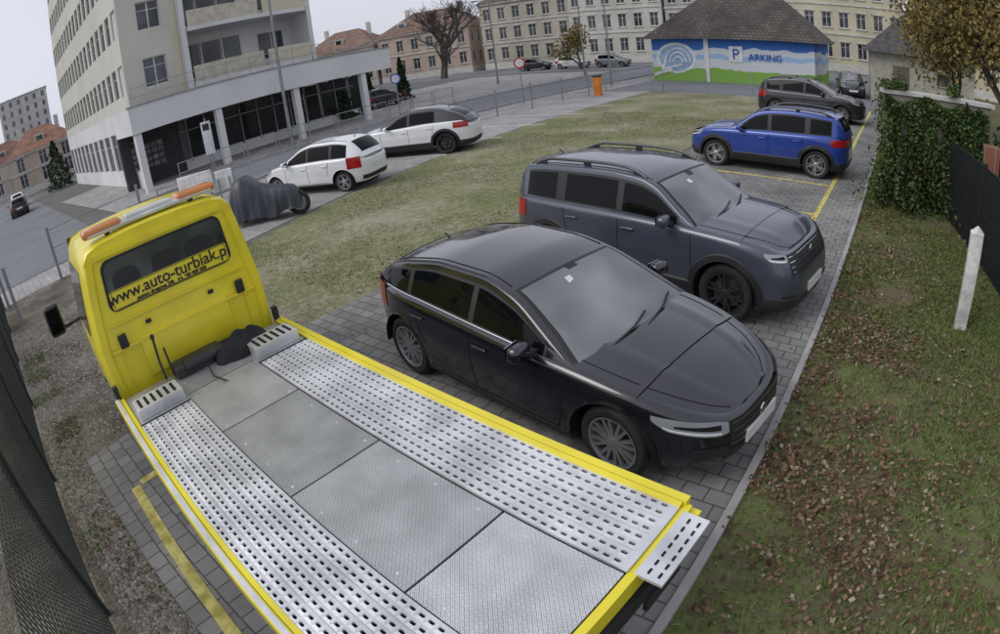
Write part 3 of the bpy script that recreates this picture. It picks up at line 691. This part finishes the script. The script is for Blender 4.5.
def tree(name,loc,H,depth=5,seed=1,leafm=None,nl=0,ls=.12,spread=.5,cloud=.5,r=None):
    g=np.random.default_rng(seed);E=empty(name,loc);mb=MB();tips=[]
    branchset(mb,Vector((0,0,-.1)),Vector((0,0,1)),H*.30,r or H*.022,depth,g,spread,0,tips)
    mb.obj('trunk_and_branches',[BARK],E,60)
    if leafm and nl:
        T=np.array([tuple(t) for t in tips]);idx=g.integers(0,len(T),nl);C=T[idx]+g.normal(0,cloud,(nl,3));fast('crown_leaves',leafquads(C,ls,g),4,leafm,E)
    return E
AUT=island('autumn_leaves',[(.10,.075,.03),(.20,.15,.05),(.30,.22,.07),(.10,.11,.04)])
tree('bare_tree',(-50,52,0),13,6,21,spread=.72,r=.50)
tree('bare_tree',(-66,48,0),9,5,5,spread=.6)
tree('bare_tree',(-31,52,0),6,4,15,AUT,1500,.14,.55,.4)
tree('autumn_tree',(3.0,27,0),9,5,8,AUT,15000,.10,.6,.55)
tree('autumn_tree',(3.6,19,0),7,5,9,AUT,12000,.08,.6,.5)
CON=island('conifer_needles',[(.012,.03,.012),(.025,.05,.02),(.05,.09,.035)])
def conifer(name,loc,H,w,n,seed,mt=CON,ls=.12):
    g=np.random.default_rng(seed);E=empty(name,loc);mb=MB();mb.tube([(0,0,0),(0,0,H*.9)],[.09,.02],6);mb.obj('trunk',[BARK],E)
    z=g.random(n)**1.2;a=g.uniform(0,6.28,n);lob=1+.25*np.sin(a*3+z*17)+.2*np.sin(z*40+a)
    rr_=w*(1-z)**.75*lob*np.sqrt(g.uniform(.35,1,n));C=np.stack([rr_*np.cos(a),rr_*np.sin(a),.15+z*H],1)
    fast('foliage',leafquads(C,ls,g),4,mt,E)
conifer('thuja',(-35,28.2,0),3.4,.6,1800,1);conifer('thuja',(-34.2,31,0),3.2,.6,1800,2)
conifer('conifer_tree',(-31,22.4,0),3.2,1.1,3000,4)
conifer('conifer_tree',(-58,8.2,0),4.5,1.4,2500,5)
conifer('conifer_tree',(4.6,12.5,0),5.0,1.3,6000,6,ls=.09)
def bush(name,loc,dims,n,seed,mt,ls=.07):
    g=np.random.default_rng(seed);E=empty(name,loc);mb=MB()
    for i in range(7): a=g.uniform(0,6.28);mb.tube([(0,0,0),(dims[0]*.3*math.cos(a),dims[1]*.3*math.sin(a),dims[2]*.8)],[.03,.008],4)
    mb.obj('stems',[BARK],E)
    C0=g.normal(0,.33,(16,3))*np.array(dims);C0[:,2]=np.abs(C0[:,2])+dims[2]*.35;C=C0[g.integers(0,16,n)]+g.normal(0,.17,(n,3))*np.array(dims);C[:,2]=np.clip(C[:,2],.05,9)
    fast('foliage',leafquads(C,ls,g),4,mt,E)
IVY=island('ivy_leaves',[(.015,.035,.008),(.03,.065,.015),(.06,.11,.03),(.10,.15,.05),(.12,.085,.04)])
bush('bush',(3.6,9.5,0),(1.3,1.6,1.5),7000,51,IVY);bush('bush',(3.2,12.5,0),(1.2,1.3,1.9),7000,52,CON);bush('bush',(4.6,7.0,0),(1.2,1.5,1.3),5000,53,IVY)
# ------------------------------------------------------------------ buildings
WG=mat('window_glass',(.03,.035,.042),.08,var=.5,vs=.7,col2=(.09,.10,.115));FRW=mat('window_frame_white',(.6,.6,.58),.6)
def facade(mw,mg,O,u,width,z0,z1,cols,rows,ww,wh,mi=0,n=None,dep=.14,sill=.45,mull=True):
    u=Vector(u).normalized();n=Vector(n).normalized();O=Vector(O);cw=width/cols;chh=(z1-z0)/rows
    def P(a,z,d=0): q=O+u*a-n*d;return (q.x,q.y,z)
    for c in range(cols):
        for r in range(rows):
            a0=c*cw;a1=a0+cw;b0=z0+r*chh;b1=b0+chh;wa0=a0+(cw-ww)/2;wa1=wa0+ww;wb0=b0+(chh-wh)*sill;wb1=wb0+wh
            V=[P(a0,b0),P(a1,b0),P(a1,b1),P(a0,b1),P(wa0,wb0),P(wa1,wb0),P(wa1,wb1),P(wa0,wb1),P(wa0,wb0,dep),P(wa1,wb0,dep),P(wa1,wb1,dep),P(wa0,wb1,dep)]
            mw.add(V,[(0,1,5,4),(1,2,6,5),(2,3,7,6),(3,0,4,7),(4,5,9,8),(5,6,10,9),(6,7,11,10),(7,4,8,11)],mi)
            mg.add([P(wa0,wb0,dep-.01),P(wa1,wb0,dep-.01),P(wa1,wb1,dep-.01),P(wa0,wb1,dep-.01)],[(0,1,2,3)],0)
            if mull:
                t=.035
                for i_,(x0,x1,y0,y1) in enumerate(((wa0,wa0+t*1.6,wb0,wb1),(wa1-t*1.6,wa1,wb0,wb1),((wa0+wa1)/2-t,(wa0+wa1)/2+t,wb0,wb1),(wa0,wa1,wb0,wb0+t*1.6),(wa0,wa1,wb1-t*1.6,wb1),(wa0,wa1,wb0+wh*.68,wb0+wh*.68+t))):
                    dd=dep-.04-(.004 if i_>2 else 0)
                    mg.add([P(x0,y0,dd),P(x1,y0,dd),P(x1,y1,dd),P(x0,y1,dd)],[(0,1,2,3)],1)
def wallq(mb,O,u,w,z0,z1,mi=0):
    u=Vector(u).normalized();O=Vector(O);q=O+u*w;mb.add([(O.x,O.y,z0),(q.x,q.y,z0),(q.x,q.y,z1),(O.x,O.y,z1)],[(0,1,2,3)],mi)
def tower():
    E=empty('apartment_block');CR=mat('render_cream',(.57,.56,.49),.85,var=.06,vs=.4);WH=mat('render_white',(.66,.66,.66),.85,var=.06,vs=.5);YE=mat('render_yellow',(.60,.56,.42),.85,var=.06)
    w=MB();g=MB()
    A=Vector((-29,8.45,0));B=Vector((-55,9.4,0));u=(B-A).normalized();n=Vector((u.y,-u.x,0));n=n if n.y<0 else -n
    facade(w,g,A,u,(B-A).length,4.2,34.2,17,10,1.05,1.55,0,n)
    facade(w,g,A,u,(B-A).length,.0,4.2,12,1,1.7,2.2,1,n)
    wallq(w,(-29,8.45,0),(0,1,0),.6,4.2,34.2,0);wallq(w,(-29,11.3,0),(0,1,0),.4,4.2,34.2,2)
    facade(w,g,(-29,9.05,0),(0,1,0),2.25,4.2,34.2,1,10,1.3,1.5,0,(1,0,0))
    wallq(w,(-29,11.7,0),(-1,0,0),2.2,4.2,34.2,2)
    w.box((-43.2,15.0,17.2),(23.6,10.2,34),1)
    w.box((-30.0,10.1,19),(1.6,3.0,29.9),1)
    w.box((-29.9,11.86,12),(2.6,.28,15.8),1);w.box((-29.9,19.6,12),(2.6,.28,15.8),1)
    for f in range(5):
        z=4.2+f*3.0
        w.box((-29.6,15.7,z+.1),(2.2,7.3,.22),1)
        w.box((-28.55,14.2,z+.65),(.08,4.2,.9),3);w.box((-28.55,18.0,z+.65),(.08,2.8,.9),2)
        for y in (12.4,13.7,15.0): g.box((-30.50,y+.4,z+1.5),(.05,1.15,1.9),0);g.box((-30.47,y+.4,z+.52),(.07,1.2,.06),1);g.box((-30.46,y-.2,z+1.5),(.07,.07,1.9),1)
        g.box((-30.50,18,z+1.5),(.05,1.6,1.5),0);g.box((-30.47,18,z+1.5),(.07,.06,1.5),1)
    w.box((-30.8,15.7,12),(.5,7.6,15.9),1)
    w.obj('walls',[CR,WH,YE,mat('balcony_panel',(.54,.50,.40),.7)],E);g.obj('windows',[WG,FRW],E)
    r=MB();r.box((-42,14.9,34.5),(27,12.6,.5),0);r.obj('roof',[mat('flat_roof',(.12,.12,.12),.9)],E)
    c=MB();c.box((-27.0,15.7,3.45),(.25,16.0,1.25),0);c.box((-28.64,7.85,3.452),(3.02,.25,1.24),0);c.box((-28.83,15.7,3.0),(3.4,15.4,.25),0);c.box((-28.8,15.7,4.06),(3.3,15.4,.03),2)
    c.box((-28.64,23.55,3.452),(3.02,.25,1.24),0);c.box((-26.98,15.7,4.11),(.33,16.1,.06),1)
    for y in (8.0,12.35,17.0,21.6): c.box((-27.15,y,1.41),(.34,.34,2.80),0)
    c.obj('canopy_and_columns',[WH,mat('coping_grey',(.3,.3,.3)),mat('roof_felt',(.1,.1,.1),.9)],E)
    s=MB();s.box((-30.6,9.6,1.43),(.3,3.5,2.85),0);s.box((-30.55,17.4,.25),(.3,12.0,.5),1)
    for i in range(11):
        y=11.8+i*1.12;s.box((-30.45,y+.5,1.6),(.06,1.04,2.2),2);s.box((-30.38,y-.03,1.6),(.1,.07,2.3),3)
    s.box((-30.375,17.3,2.1),(.09,12,.06),3);s.box((-30.6,17.35,2.80),(.3,11.9,.13),1)
    for i in range(4):
        for j in range(5): s.box((-30.42,8.6+j*.38,1.0+i*.33),(.03,.3,.25),4)
    s.obj('ground_floor_shopfront',[mat('dark_render',(.05,.05,.055),.8),WH,mat('shop_glass',(.012,.014,.016),.12,spec=.4),mat('alu_mullion',(.25,.25,.26),.5,.5),mat('poster_panels',(.16,.12,.12),.6,vs=3,col2=(.3,.3,.32))],E)
    h=MB()
    for y in np.arange(8,23.6,1.3): h.tube([(-27,y,4.1),(-27,y,4.95)],.02,5)
    for z in (4.5,4.95): h.tube([(-27,8,z),(-27,23.5,z)],.018,5)
    h.obj('terrace_railing',[mat('railing_metal',(.35,.36,.38),.5,.6)],E)
tower()
def house(name,c,w,d,h,rh,wc,rc,cols,rows,rz=0,ww=1.0,wh=1.6,hip=True,trim=(.55,.54,.50),chim=2,base=.8):
    E=empty(name,(c[0],c[1],0),rz);W_=mat(name+'_render',wc,.85,var=.10,vs=.35);T=mat(name+'_trim',trim,.8);RF=mat(name+'_roof_tiles',rc,.85,var=.25,vs=1.2,bump=.6,bs=9)
    a=MB();g=MB();z0=base
    a.box((0,0,base/2),(w+.06,d+.06,base),1)
    facade(a,g,(-w/2,-d/2,0),(1,0,0),w,z0,h,cols,rows,ww,wh,0,(0,-1,0))
    sc=max(2,int(d/(w/cols)))
    facade(a,g,(w/2,-d/2,0),(0,1,0),d,z0,h,sc,rows,ww,wh,0,(1,0,0));facade(a,g,(-w/2,d/2,0),(0,-1,0),d,z0,h,sc,rows,ww,wh,0,(-1,0,0))
    wallq(a,(w/2,d/2,0),(-1,0,0),w,z0,h,0)
    for r in range(rows):
        z=z0+(h-z0)/rows*r
        if r: a.box((0,-d/2-.04,z),(w+.16,.12,.14),1)
        cw=w/cols
        for k in range(cols):
            x=-w/2+cw*(k+.5);zz=z+((h-z0)/rows-wh)*.45
            a.box((x,-d/2-.05,zz-.06),(ww+.25,.12,.08),1);a.box((x,-d/2-.05,zz+wh+.10),(ww+.25,.10,.12),1)
    a.box((0,0,h+.1),(w+.5,d+.5,.22),1);a.obj('walls_and_trim',[W_,T],E);g.obj('windows',[WG,FRW],E)
    r=MB();o=.35;x,y=w/2+o,d/2+o;i=(y*.8 if hip else 0);i=min(i,x*.7)
    V=[(-x,-y,h+.215),(x,-y,h+.215),(x,y,h+.215),(-x,y,h+.215),(-x+i,0,h+rh),(x-i,0,h+rh)]
    r.add(V,[(0,1,5,4),(1,2,5),(2,3,4,5),(3,0,4)],0)
    for k in range(chim):
        xx=-w*.3+k*w*.6/max(1,chim-1);r.box((xx,.3,h+rh*.85),(.6,.5,rh*.7),1)
    for k in range(max(0,cols//3)):
        xx=-w/2+w*(k+.5)/(cols//3)
        if rh>2: r.box((xx,-d*.30,h+rh*.42),(1.3,1.2,1.2),1);r.box((xx,-d*.30-.62,h+rh*.42),(.9,.02,.8),2)
    r.obj('roof_and_chimneys',[RF,T,WG],E);return E
house('town_house',(-46,68),13,10,9.0,3.4,(.42,.39,.32),(.10,.08,.07),6,3,.12)
house('town_house',(-33,68.5),12,10,9.6,3.0,(.50,.48,.43),(.12,.09,.08),6,3,.04)
house('town_house',(-20,69),13,10,9.2,3.2,(.38,.36,.33),(.09,.07,.065),7,3,0)
house('town_house',(-6,68),13,10,10.2,3.2,(.52,.48,.36),(.11,.08,.07),7,3,0)
house('town_house',(9,58),14,10,9.6,3.2,(.55,.50,.34),(.16,.08,.06),7,3,-.1)
house('town_house',(-62,64),14,10,6.6,3.4,(.46,.37,.30),(.18,.11,.085),6,2,.35)
house('town_house',(-75,58),12,10,6.0,3.4,(.50,.45,.38),(.19,.12,.09),5,2,.5)
house('town_house',(-70,42),14,10,5.4,3.2,(.50,.46,.40),(.18,.11,.08),5,2,.9)
house('suburban_house',(-78,9.5),9,12,4.6,3.0,(.45,.38,.31),(.22,.11,.07),3,2,1.45)
house('suburban_house',(-92,5.0),10,12,4.8,3.2,(.50,.45,.38),(.16,.08,.05),4,2,1.45)
house('suburban_house',(-108,-1),10,12,5.2,3.2,(.42,.40,.36),(.20,.10,.06),4,2,1.4)
house('apartment_block',(-190,20),16,14,24,1.0,(.50,.50,.50),(.2,.2,.2),6,8,1.45)
house('apartment_block',(-170,8),14,12,9,2,(.42,.33,.28),(.2,.1,.07),6,3,1.45)
def mural():
    E=empty('mural_building',(-11.3,41.6,0));w=MB()
    m=bpy.data.materials.new('mural_paint');m.use_nodes=True;nt=m.node_tree;N=nt.nodes;L=nt.links;b=N['Principled BSDF'];b.inputs['Roughness'].default_value=.8
    tc=N.new('ShaderNodeTexCoord');sp=N.new('ShaderNodeSeparateXYZ');L.new(tc.outputs['Object'],sp.inputs['Vector'])
    nz=N.new('ShaderNodeTexNoise');nz.inputs['Scale'].default_value=.6;L.new(tc.outputs['Object'],nz.inputs['Vector'])
    ad=N.new('ShaderNodeMath');ad.operation='MULTIPLY_ADD';ad.inputs[1].default_value=.9;L.new(nz.outputs['Fac'],ad.inputs[0]);L.new(sp.outputs['Z'],ad.inputs[2])
    dv=N.new('ShaderNodeMath');dv.operation='DIVIDE';dv.inputs[1].default_value=4;L.new(ad.outputs[0],dv.inputs[0])
    r=N.new('ShaderNodeValToRGB');r.color_ramp.interpolation='CONSTANT';e=r.color_ramp.elements
    st=[(0,(.22,.44,.06)),(.33,(.62,.65,.66)),(.50,(.34,.50,.70)),(.58,(.62,.66,.70)),(.68,(.05,.16,.50))]
    while len(e)<len(st): e.new(.5)
    for i,(p,c) in enumerate(st): e[i].position=p;e[i].color=list(c)+[1]
    L.new(dv.outputs[0],r.inputs['Fac']);L.new(r.outputs['Color'],b.inputs['Base Color'])
    WHT=mat('mural_white',(.72,.74,.74),.8);GR=mat('mural_green',(.22,.45,.06),.8);BL=mat('mural_blue',(.03,.08,.38),.8);PB=mat('mural_pale_blue',(.30,.45,.62),.8)
    hw=5.65;w.box((0,0,1.5),(2*hw,7.2,3.0),0)
    w.box((-1.7,-3.63,1.5),(.30,.08,2.98),1);w.box((hw-.15,-3.63,1.5),(.28,.06,2.98),0)
    w.obj('painted_walls',[m,WHT],E)
    e_=MB()
    for rr1,mi,yo in ((1.15,0,-3.62),(.98,3,-3.64)):
        V=[(-3.9+rr1*1.25*math.cos(a),yo,1.62+rr1*.92*math.sin(a)) for a in np.linspace(0,2*math.pi,40)[:-1]];e_.add(V,[tuple(range(len(V)))],mi)
    for rr2 in (.8,.55,.3):
        pts=[(-3.75+rr2*1.1*math.cos(a),-3.66,1.3+rr2*1.25*math.sin(a)) for a in np.linspace(0,math.pi,14)];e_.tube(pts,.06,5,0)
    e_.box((-4.75,-3.67,1.25),(.16,.03,1.3),0,ry=.35);e_.box((-4.2,-3.675,1.0),(1.6,.03,.12),0,ry=-.2)
    e_.box((-4.9,-3.65,.65),(1.4,.02,.22),0,ry=-.3)
    e_.box((.35,-3.64,1.95),(.95,.03,1.05),0)
    e_.obj('emblem',[WHT,GR,BL,PB],E)
    txt('P',1.0,(.35,-3.68,1.92),BL,E,(rad(90),0,0),'lettering_p',.01);txt('ARKING',.62,(2.35,-3.68,1.78),BL,E,(rad(90),0,0),'lettering',.01)
    rf=MB();o=.55;x,y=hw+o,3.6+o;hh=3.0
    V=[(-x,-y,hh-.05),(x,-y,hh-.05),(x,y,hh-.05),(-x,y,hh-.05),(-2.6,0,hh+3.3),(2.6,0,hh+3.3)];rf.add(V,[(0,1,5,4),(1,2,5),(2,3,4,5),(3,0,4),(3,2,1,0)],0)
    rf.obj('hip_roof',[brickmat('roof_tiles_dark',(.10,.085,.075),(.15,.125,.11),(.05,.045,.04),.3,.25,.03,dirt=.5)],E)
mural()
def garage():
    E=empty('garage_building',(1.2,38.5,0),rad(4));w=MB();w.box((0,0,1.45),(6.6,5.4,2.9),0);w.box((-1.4,-2.72,1.1),(1.0,.05,2.1),1);w.box((1.3,-2.72,1.7),(.9,.05,.7),2);w.box((1.3,-2.76,1.32),(1.0,.08,.06),0)
    w.obj('walls_and_door',[mat('garage_render',(.38,.36,.31),.9,bump=.2),mat('garage_door',(.13,.11,.09)),WG],E)
    r=MB();V=[(-3.8,-3.2,2.85),(3.8,-3.2,2.85),(3.8,3.2,2.85),(-3.8,3.2,2.85),(-.5,0,5.7),(.5,0,5.7)];r.add(V,[(0,1,5,4),(1,2,5),(2,3,4,5),(3,0,4),(3,2,1,0)],0)
    r.obj('pyramid_roof',[mat('slate_roof',(.075,.07,.068),.85,var=.3,vs=3,bump=.5)],E)
garage()
# ------------------------------------------------------------------ right side: ivy wall, fence, post
E=empty('ivy_wall')
w=MB();w.box((.85,12.75,1.15),(2.5,.25,2.3),0,rz=.26);w.box((.85,12.75,2.34),(2.65,.34,.08),1,rz=.26)
w.box((2.05,12.4,.8),(.36,.36,1.6),2);w.box((-.25,20.5,.8),(.22,14.8,1.6),0,rz=.05)
w.obj('wall_and_coping',[mat('old_plaster',(.22,.20,.17),.9,bump=.4),mat('concrete_coping',(.50,.49,.46),.85,bump=.3),brickmat('brick_pillar',(.25,.10,.06),(.32,.14,.09),(.3,.28,.25),.25,.08,.01)],E)
g=np.random.default_rng(77);n=26000
u=g.uniform(-1.25,1.2,n);vv=g.random(n)**.85;z=vv*2.30*(1-.08*np.sin(u*3+1)**2);dp=g.gamma(2,.085,n)*(1.5-1.15*vv)*(.7+1.1*np.sin(u*3.2+z*1.7)**2)
lx=g.gamma(1.5,.10,n)*(1-vv)**2*(u<-1.0)*1.6
bx=.85+u*math.cos(.26)+dp*math.sin(.26)*.4-lx;by=12.75+u*math.sin(.26)-.10-dp
keep=(vnoise(np.stack([u,z],1),2.5,5)>.15)
fast('ivy_foliage',leafquads(np.stack([bx,by,z+.03],1)[keep],.042,g),4,IVY,E)
n=3500;u=g.uniform(-1.3,1.0,n);C=np.stack([.85+u*math.cos(.26),12.75+u*math.sin(.26)+g.normal(0,.14,n),2.42+g.gamma(1.5,.035,n)*(.4+np.sin(u*5)**2)],1)
fast('ivy_on_coping',leafquads(C[(u<-.75)|((u>.2)&(u<.45))],.045,g),4,IVY,E)
n=9000;y=g.uniform(13,27,n);x=-.33+(20.5-y)*.05-g.gamma(2,.09,n);z=g.random(n)**.8*1.8
fast('ivy_foliage_back',leafquads(np.stack([x+.15,y,z],1),.07,g),4,IVY,E)
def mesh_fence(name,pts,h,sp,r,mcol,posts=2.5,horiz=6,z0=.05,pr=.03):
    E=empty(name);mb=MB();mp=MB()
    for a,b in zip(pts[:-1],pts[1:]):
        a=Vector((a[0],a[1],0));b=Vector((b[0],b[1],0));L_=(b-a).length;u=(b-a)/L_;n=int(L_/sp);ang=math.atan2(u.y,u.x)
        for i in range(n):
            p=a+u*(i*sp);mb.box((p.x,p.y,z0+h/2),(r,r,h),0,rz=ang)
        for j in range(horiz):
            z=z0+h*j/(horiz-1);c=(a+b)/2;mb.box((c.x,c.y,z),(L_,r*1.3,r*1.3),0,rz=ang)
        for i in range(int(L_/posts)+1):
            p=a+u*min(i*posts,L_);mp.box((p.x,p.y,(h+z0+.06)/2),(pr*2,pr*2,h+z0+.06),0,rz=ang)
    mb.obj('wire_mesh',[mcol],E);mp.obj('posts',[mcol if pr<.04 else BLK],E)
    return E
FD=mat('fence_black',(.014,.016,.017),.6);FG=mat('galvanised_wire',(.30,.31,.33),.5,.5);FDG=mat('fence_dark_green',(.022,.03,.026),.6)
mesh_fence('black_fence',[(1.15,12.2),(1.95,8.2),(2.6,4.0)],1.5,.035,.014,FD,2.2,7,pr=.035)
mesh_fence('mesh_fence',[(-16.5,-.35),(-9,-.40),(-1.2,-.70)],1.75,.05,.006,FDG,2.5,30,pr=.03)
mesh_fence('wire_fence',[(-16.95,5.2),(-16.9,18),(-16.6,30.3),(-13.4,31.2),(-6,31.4)],1.15,.16,.006,FG,2.6,7,pr=.025)
E=empty('white_concrete_post',(1.12,7.2,0))
p=MB();p.rbox((0,0,.62),(.17,.17,1.26),.012,0);p.lathe([(0,.09),(.05,.05),(.10,0)],(0,0,1.24),4,0,axis='z')
p.obj('post_body',[mat('weathered_white_concrete',(.60,.59,.56),.9,var=.2,vs=6,bump=.4)],E,40)
# ------------------------------------------------------------------ covered motorcycle
def moto():
    E=empty('covered_motorcycle',(-13.1,6.75,0),rad(215));mb=MB();P=[]
    tp=pchip([(-1.0,.50),(-.8,.78),(-.35,.84),(.1,.95),(.5,1.20),(.75,1.12),(1.05,.60)]);wd=pchip([(-1.0,.12),(-.7,.26),(0,.32),(.45,.46),(.8,.34),(1.05,.12)])
    for i in range(61):
        x=-1.0+2.05*i/60;r=[];H=tp(x);W=wd(x)
        for j in range(41):
            a=math.pi*j/40;f=abs(math.cos(a));z=H*math.sin(a)**.5 if 0<j<40 else 0;z=max(z,.16+.05*math.sin(x*7)+.12*max(0,-x-.4))
            q=1-z/H;fold=.05*math.sin(x*13+math.sin(j*.3)*.8)*q+.035*math.sin(x*31+1)*q;sgn=1 if math.cos(a)>0 else -1
            y=sgn*(W*f**.6*(1+.25*q))+sgn*fold;r.append((x,y,z))
        P.append(r)
    mb.grid(P,0);mb.obj('cover',[mat('cover_fabric',(.042,.048,.062),.4,var=.3,vs=2,bump=.3,bs=5)],E,80)
    w=MB()
    for x in (-.88,.80):
        w.lathe([(.22,-.05),(.29,-.055),(.31,-.02),(.31,.02),(.29,.055),(.22,.05),(.22,-.05)],(x,0,.31),26,0);w.lathe([(.22,0),(.04,.03),(.0,.03)],(x,0,.31),16,1)
    w.obj('wheels',[TIRE,RIM],E,40)
moto()
# ------------------------------------------------------------------ street furniture
LM=mat('lamp_metal',(.28,.29,.30),.5,.5)
def lamp(name,loc,h,r=.07,arm=0,dirn=0,mt=LM):
    E=empty(name,loc,dirn);m_=MB();m_.tube([(0,0,0),(0,0,h*.5),(0,0,h)],[r,r*.8,r*.55],8);m_.tube([(0,0,0),(0,0,.4)],r*1.4,8)
    m_.tube([(0,0,h-.05),(arm*.4,0,h+.25),(arm,0,h+.3)],r*.45,6);m_.obj('pole_and_arm',[mt],E,50);q=MB();q.rbox((arm+.25,0,h+.3),(.6,.24,.12),.05,0);q.obj('lamp_head',[mt],E,40)
lamp('street_lamp',(-25.2,15.1,0),9,.10,1.2,0);lamp('street_lamp',(-31,38.5,0),7,.08,1.2,math.pi)
lamp('street_lamp',(-24.8,42,0),7.5,.08,1.2,0)
lamp('street_lamp',(-18.2,34,0),7,.07,1.2,math.pi)
def signpost(loc,h,rz=0,col=(.05,.12,.5)):
    E=empty('traffic_sign',loc,rz);m_=MB();m_.tube([(0,0,0),(0,0,h)],.03,7);m_.obj('post',[LM],E)
    q=MB();q.lathe([(0,-.012),(.3,-.012),(.3,.012),(0,.012)],(0,-.04,h-.3),24,0);q.lathe([(0,-.004),(.22,-.004)],(0,-.055,h-.3),20,1)
    q.obj('sign_plate',[mat('sign_face',col,.4),mat('sign_white',(.7,.7,.7),.4)],E)
signpost((-18.6,25,0),2.5,rad(40),(.5,.04,.04));signpost((-24.8,22,0),2.5,rad(60))
e=empty('info_sign',(-24.9,10.6,0),rad(60));m_=MB();m_.tube([(0,0,0),(0,0,2.6)],.04,7,1);m_.rbox((0,-.05,1.7),(.45,.04,1.5),.01,0);m_.box((0,-.075,2.2),(.3,.004,.3),2);m_.obj('board_and_post',[mat('board_grey_white',(.62,.63,.65),.5),LM,BLK],e,40)
b=empty('parking_barrier',(-16.0,28.3,0));m_=MB();m_.rbox((0,0,.52),(.36,.36,1.04),.04,0);m_.rbox((0,0,1.08),(.40,.40,.10),.03,1);m_.obj('cabinet',[mat('orange_paint',(.70,.22,.02),.5),BLK],b,40)
e=empty('white_board',(-18.6,7.1,0),rad(50))
m_=MB();m_.rbox((0,0,.72),(1.25,.05,.75),.015,0);m_.rbox((1.0,.15,.65),(.6,.05,.62),.015,0)
for x in (-.5,.5,1.2,.8): m_.box((x,.03,.35),(.05,.05,.7),1)
m_.obj('panels_and_legs',[mat('board_white',(.72,.72,.70),.6),LM],e,40)
e=empty('guard_rail');m_=MB()
for y in np.arange(9.0,27,1.8):
    m_.tube([(-25.2,y,0),(-25.2,y,1.0)],.025,6);m_.tube([(-25.2,y+1.6,0),(-25.2,y+1.6,1.0)],.025,6)
    for z in (.55,1.0): m_.tube([(-25.2,y,z),(-25.2,y+1.6,z)],.022,6)
m_.obj('rails',[mat('rail_grey',(.3,.31,.33),.5,.4)],e)
e=empty('gate_posts');m_=MB()
for (x,y,h_) in ((-16.8,1.6,1.5),(-16.6,-.2,1.5),(-17,4.6,1.6),(-14,.0,1.4)): m_.tube([(x,y,0),(x,y,h_)],.045,8)
for z in (.4,.9,1.4): m_.tube([(-16.8,1.6,z),(-17,4.6,z)],.015,5)
m_.obj('steel_posts',[FG],e)
e=empty('bicycle',(-31.6,28.3,0),rad(40));m_=MB()
for x in (-.52,.52):
    m_.tube([(x+.34*math.cos(a),0,.34+.34*math.sin(a)) for a in np.linspace(0,2*math.pi,19)],.022,5,0)
for a,b_ in (((-.52,0,.34),(-.1,0,.33)),((-.1,0,.33),(-.22,0,.85)),((-.22,0,.78),(.38,0,.82)),((-.1,0,.33),(.38,0,.75)),((.52,0,.34),(.34,0,.95)),((.34,-.25,.97),(.34,.25,.97)),((-.52,0,.34),(-.2,0,.72))): m_.tube([a,b_],.018,5,1)
m_.rbox((-.24,0,.9),(.26,.14,.06),.02,0);m_.obj('frame_and_wheels',[BLK,mat('bike_red',(.35,.05,.04))],e,50)
# ------------------------------------------------------------------ camera, sky, sun
cd=bpy.data.cameras.new('Camera');co=bpy.data.objects.new('Camera',cd);COL.objects.link(co);SC.camera=co
co.location=(0,0,3.2476);co.rotation_euler=(1.11066,.11663,.66735)
# wide-angle CCTV lens with barrel distortion (fisheye equisolid, 10.5 mm)
cd.type='PANO';cd.sensor_fit='HORIZONTAL';cd.sensor_width=17.6285;cd.sensor_height=17.6285*649/1024;cd.lens=10.8;cd.clip_start=.05;cd.clip_end=2000
wd=bpy.data.worlds.new('World');SC.world=wd;wd.use_nodes=True;nt=wd.node_tree;N=nt.nodes;L=nt.links
bg=N['Background'];sk=N.new('ShaderNodeTexSky');sk.sky_type='NISHITA';sk.sun_disc=False;sk.sun_elevation=rad(45);sk.sun_rotation=rad(215);sk.dust_density=3;sk.air_density=1
hs=N.new('ShaderNodeHueSaturation');hs.inputs['Saturation'].default_value=.4;L.new(sk.outputs['Color'],hs.inputs['Color'])
mx=N.new('ShaderNodeMixRGB');mx.inputs['Fac'].default_value=.7;mx.inputs['Color2'].default_value=(5.6,5.75,6.6,1);L.new(hs.outputs['Color'],mx.inputs['Color1']);L.new(mx.outputs['Color'],bg.inputs['Color']);bg.inputs['Strength'].default_value=.140
sd_=bpy.data.lights.new('sun','SUN');sd_.energy=1.0;sd_.angle=rad(30);sd_.color=(1,.98,.95);so=bpy.data.objects.new('sun',sd_);COL.objects.link(so)
az=rad(215);el=rad(45);dv=Vector((math.sin(az)*math.cos(el),math.cos(az)*math.cos(el),math.sin(el)));so.rotation_euler=dv.to_track_quat('Z','Y').to_euler()
SC.view_settings.view_transform='Standard';SC.view_settings.look='None';SC.view_settings.exposure=0
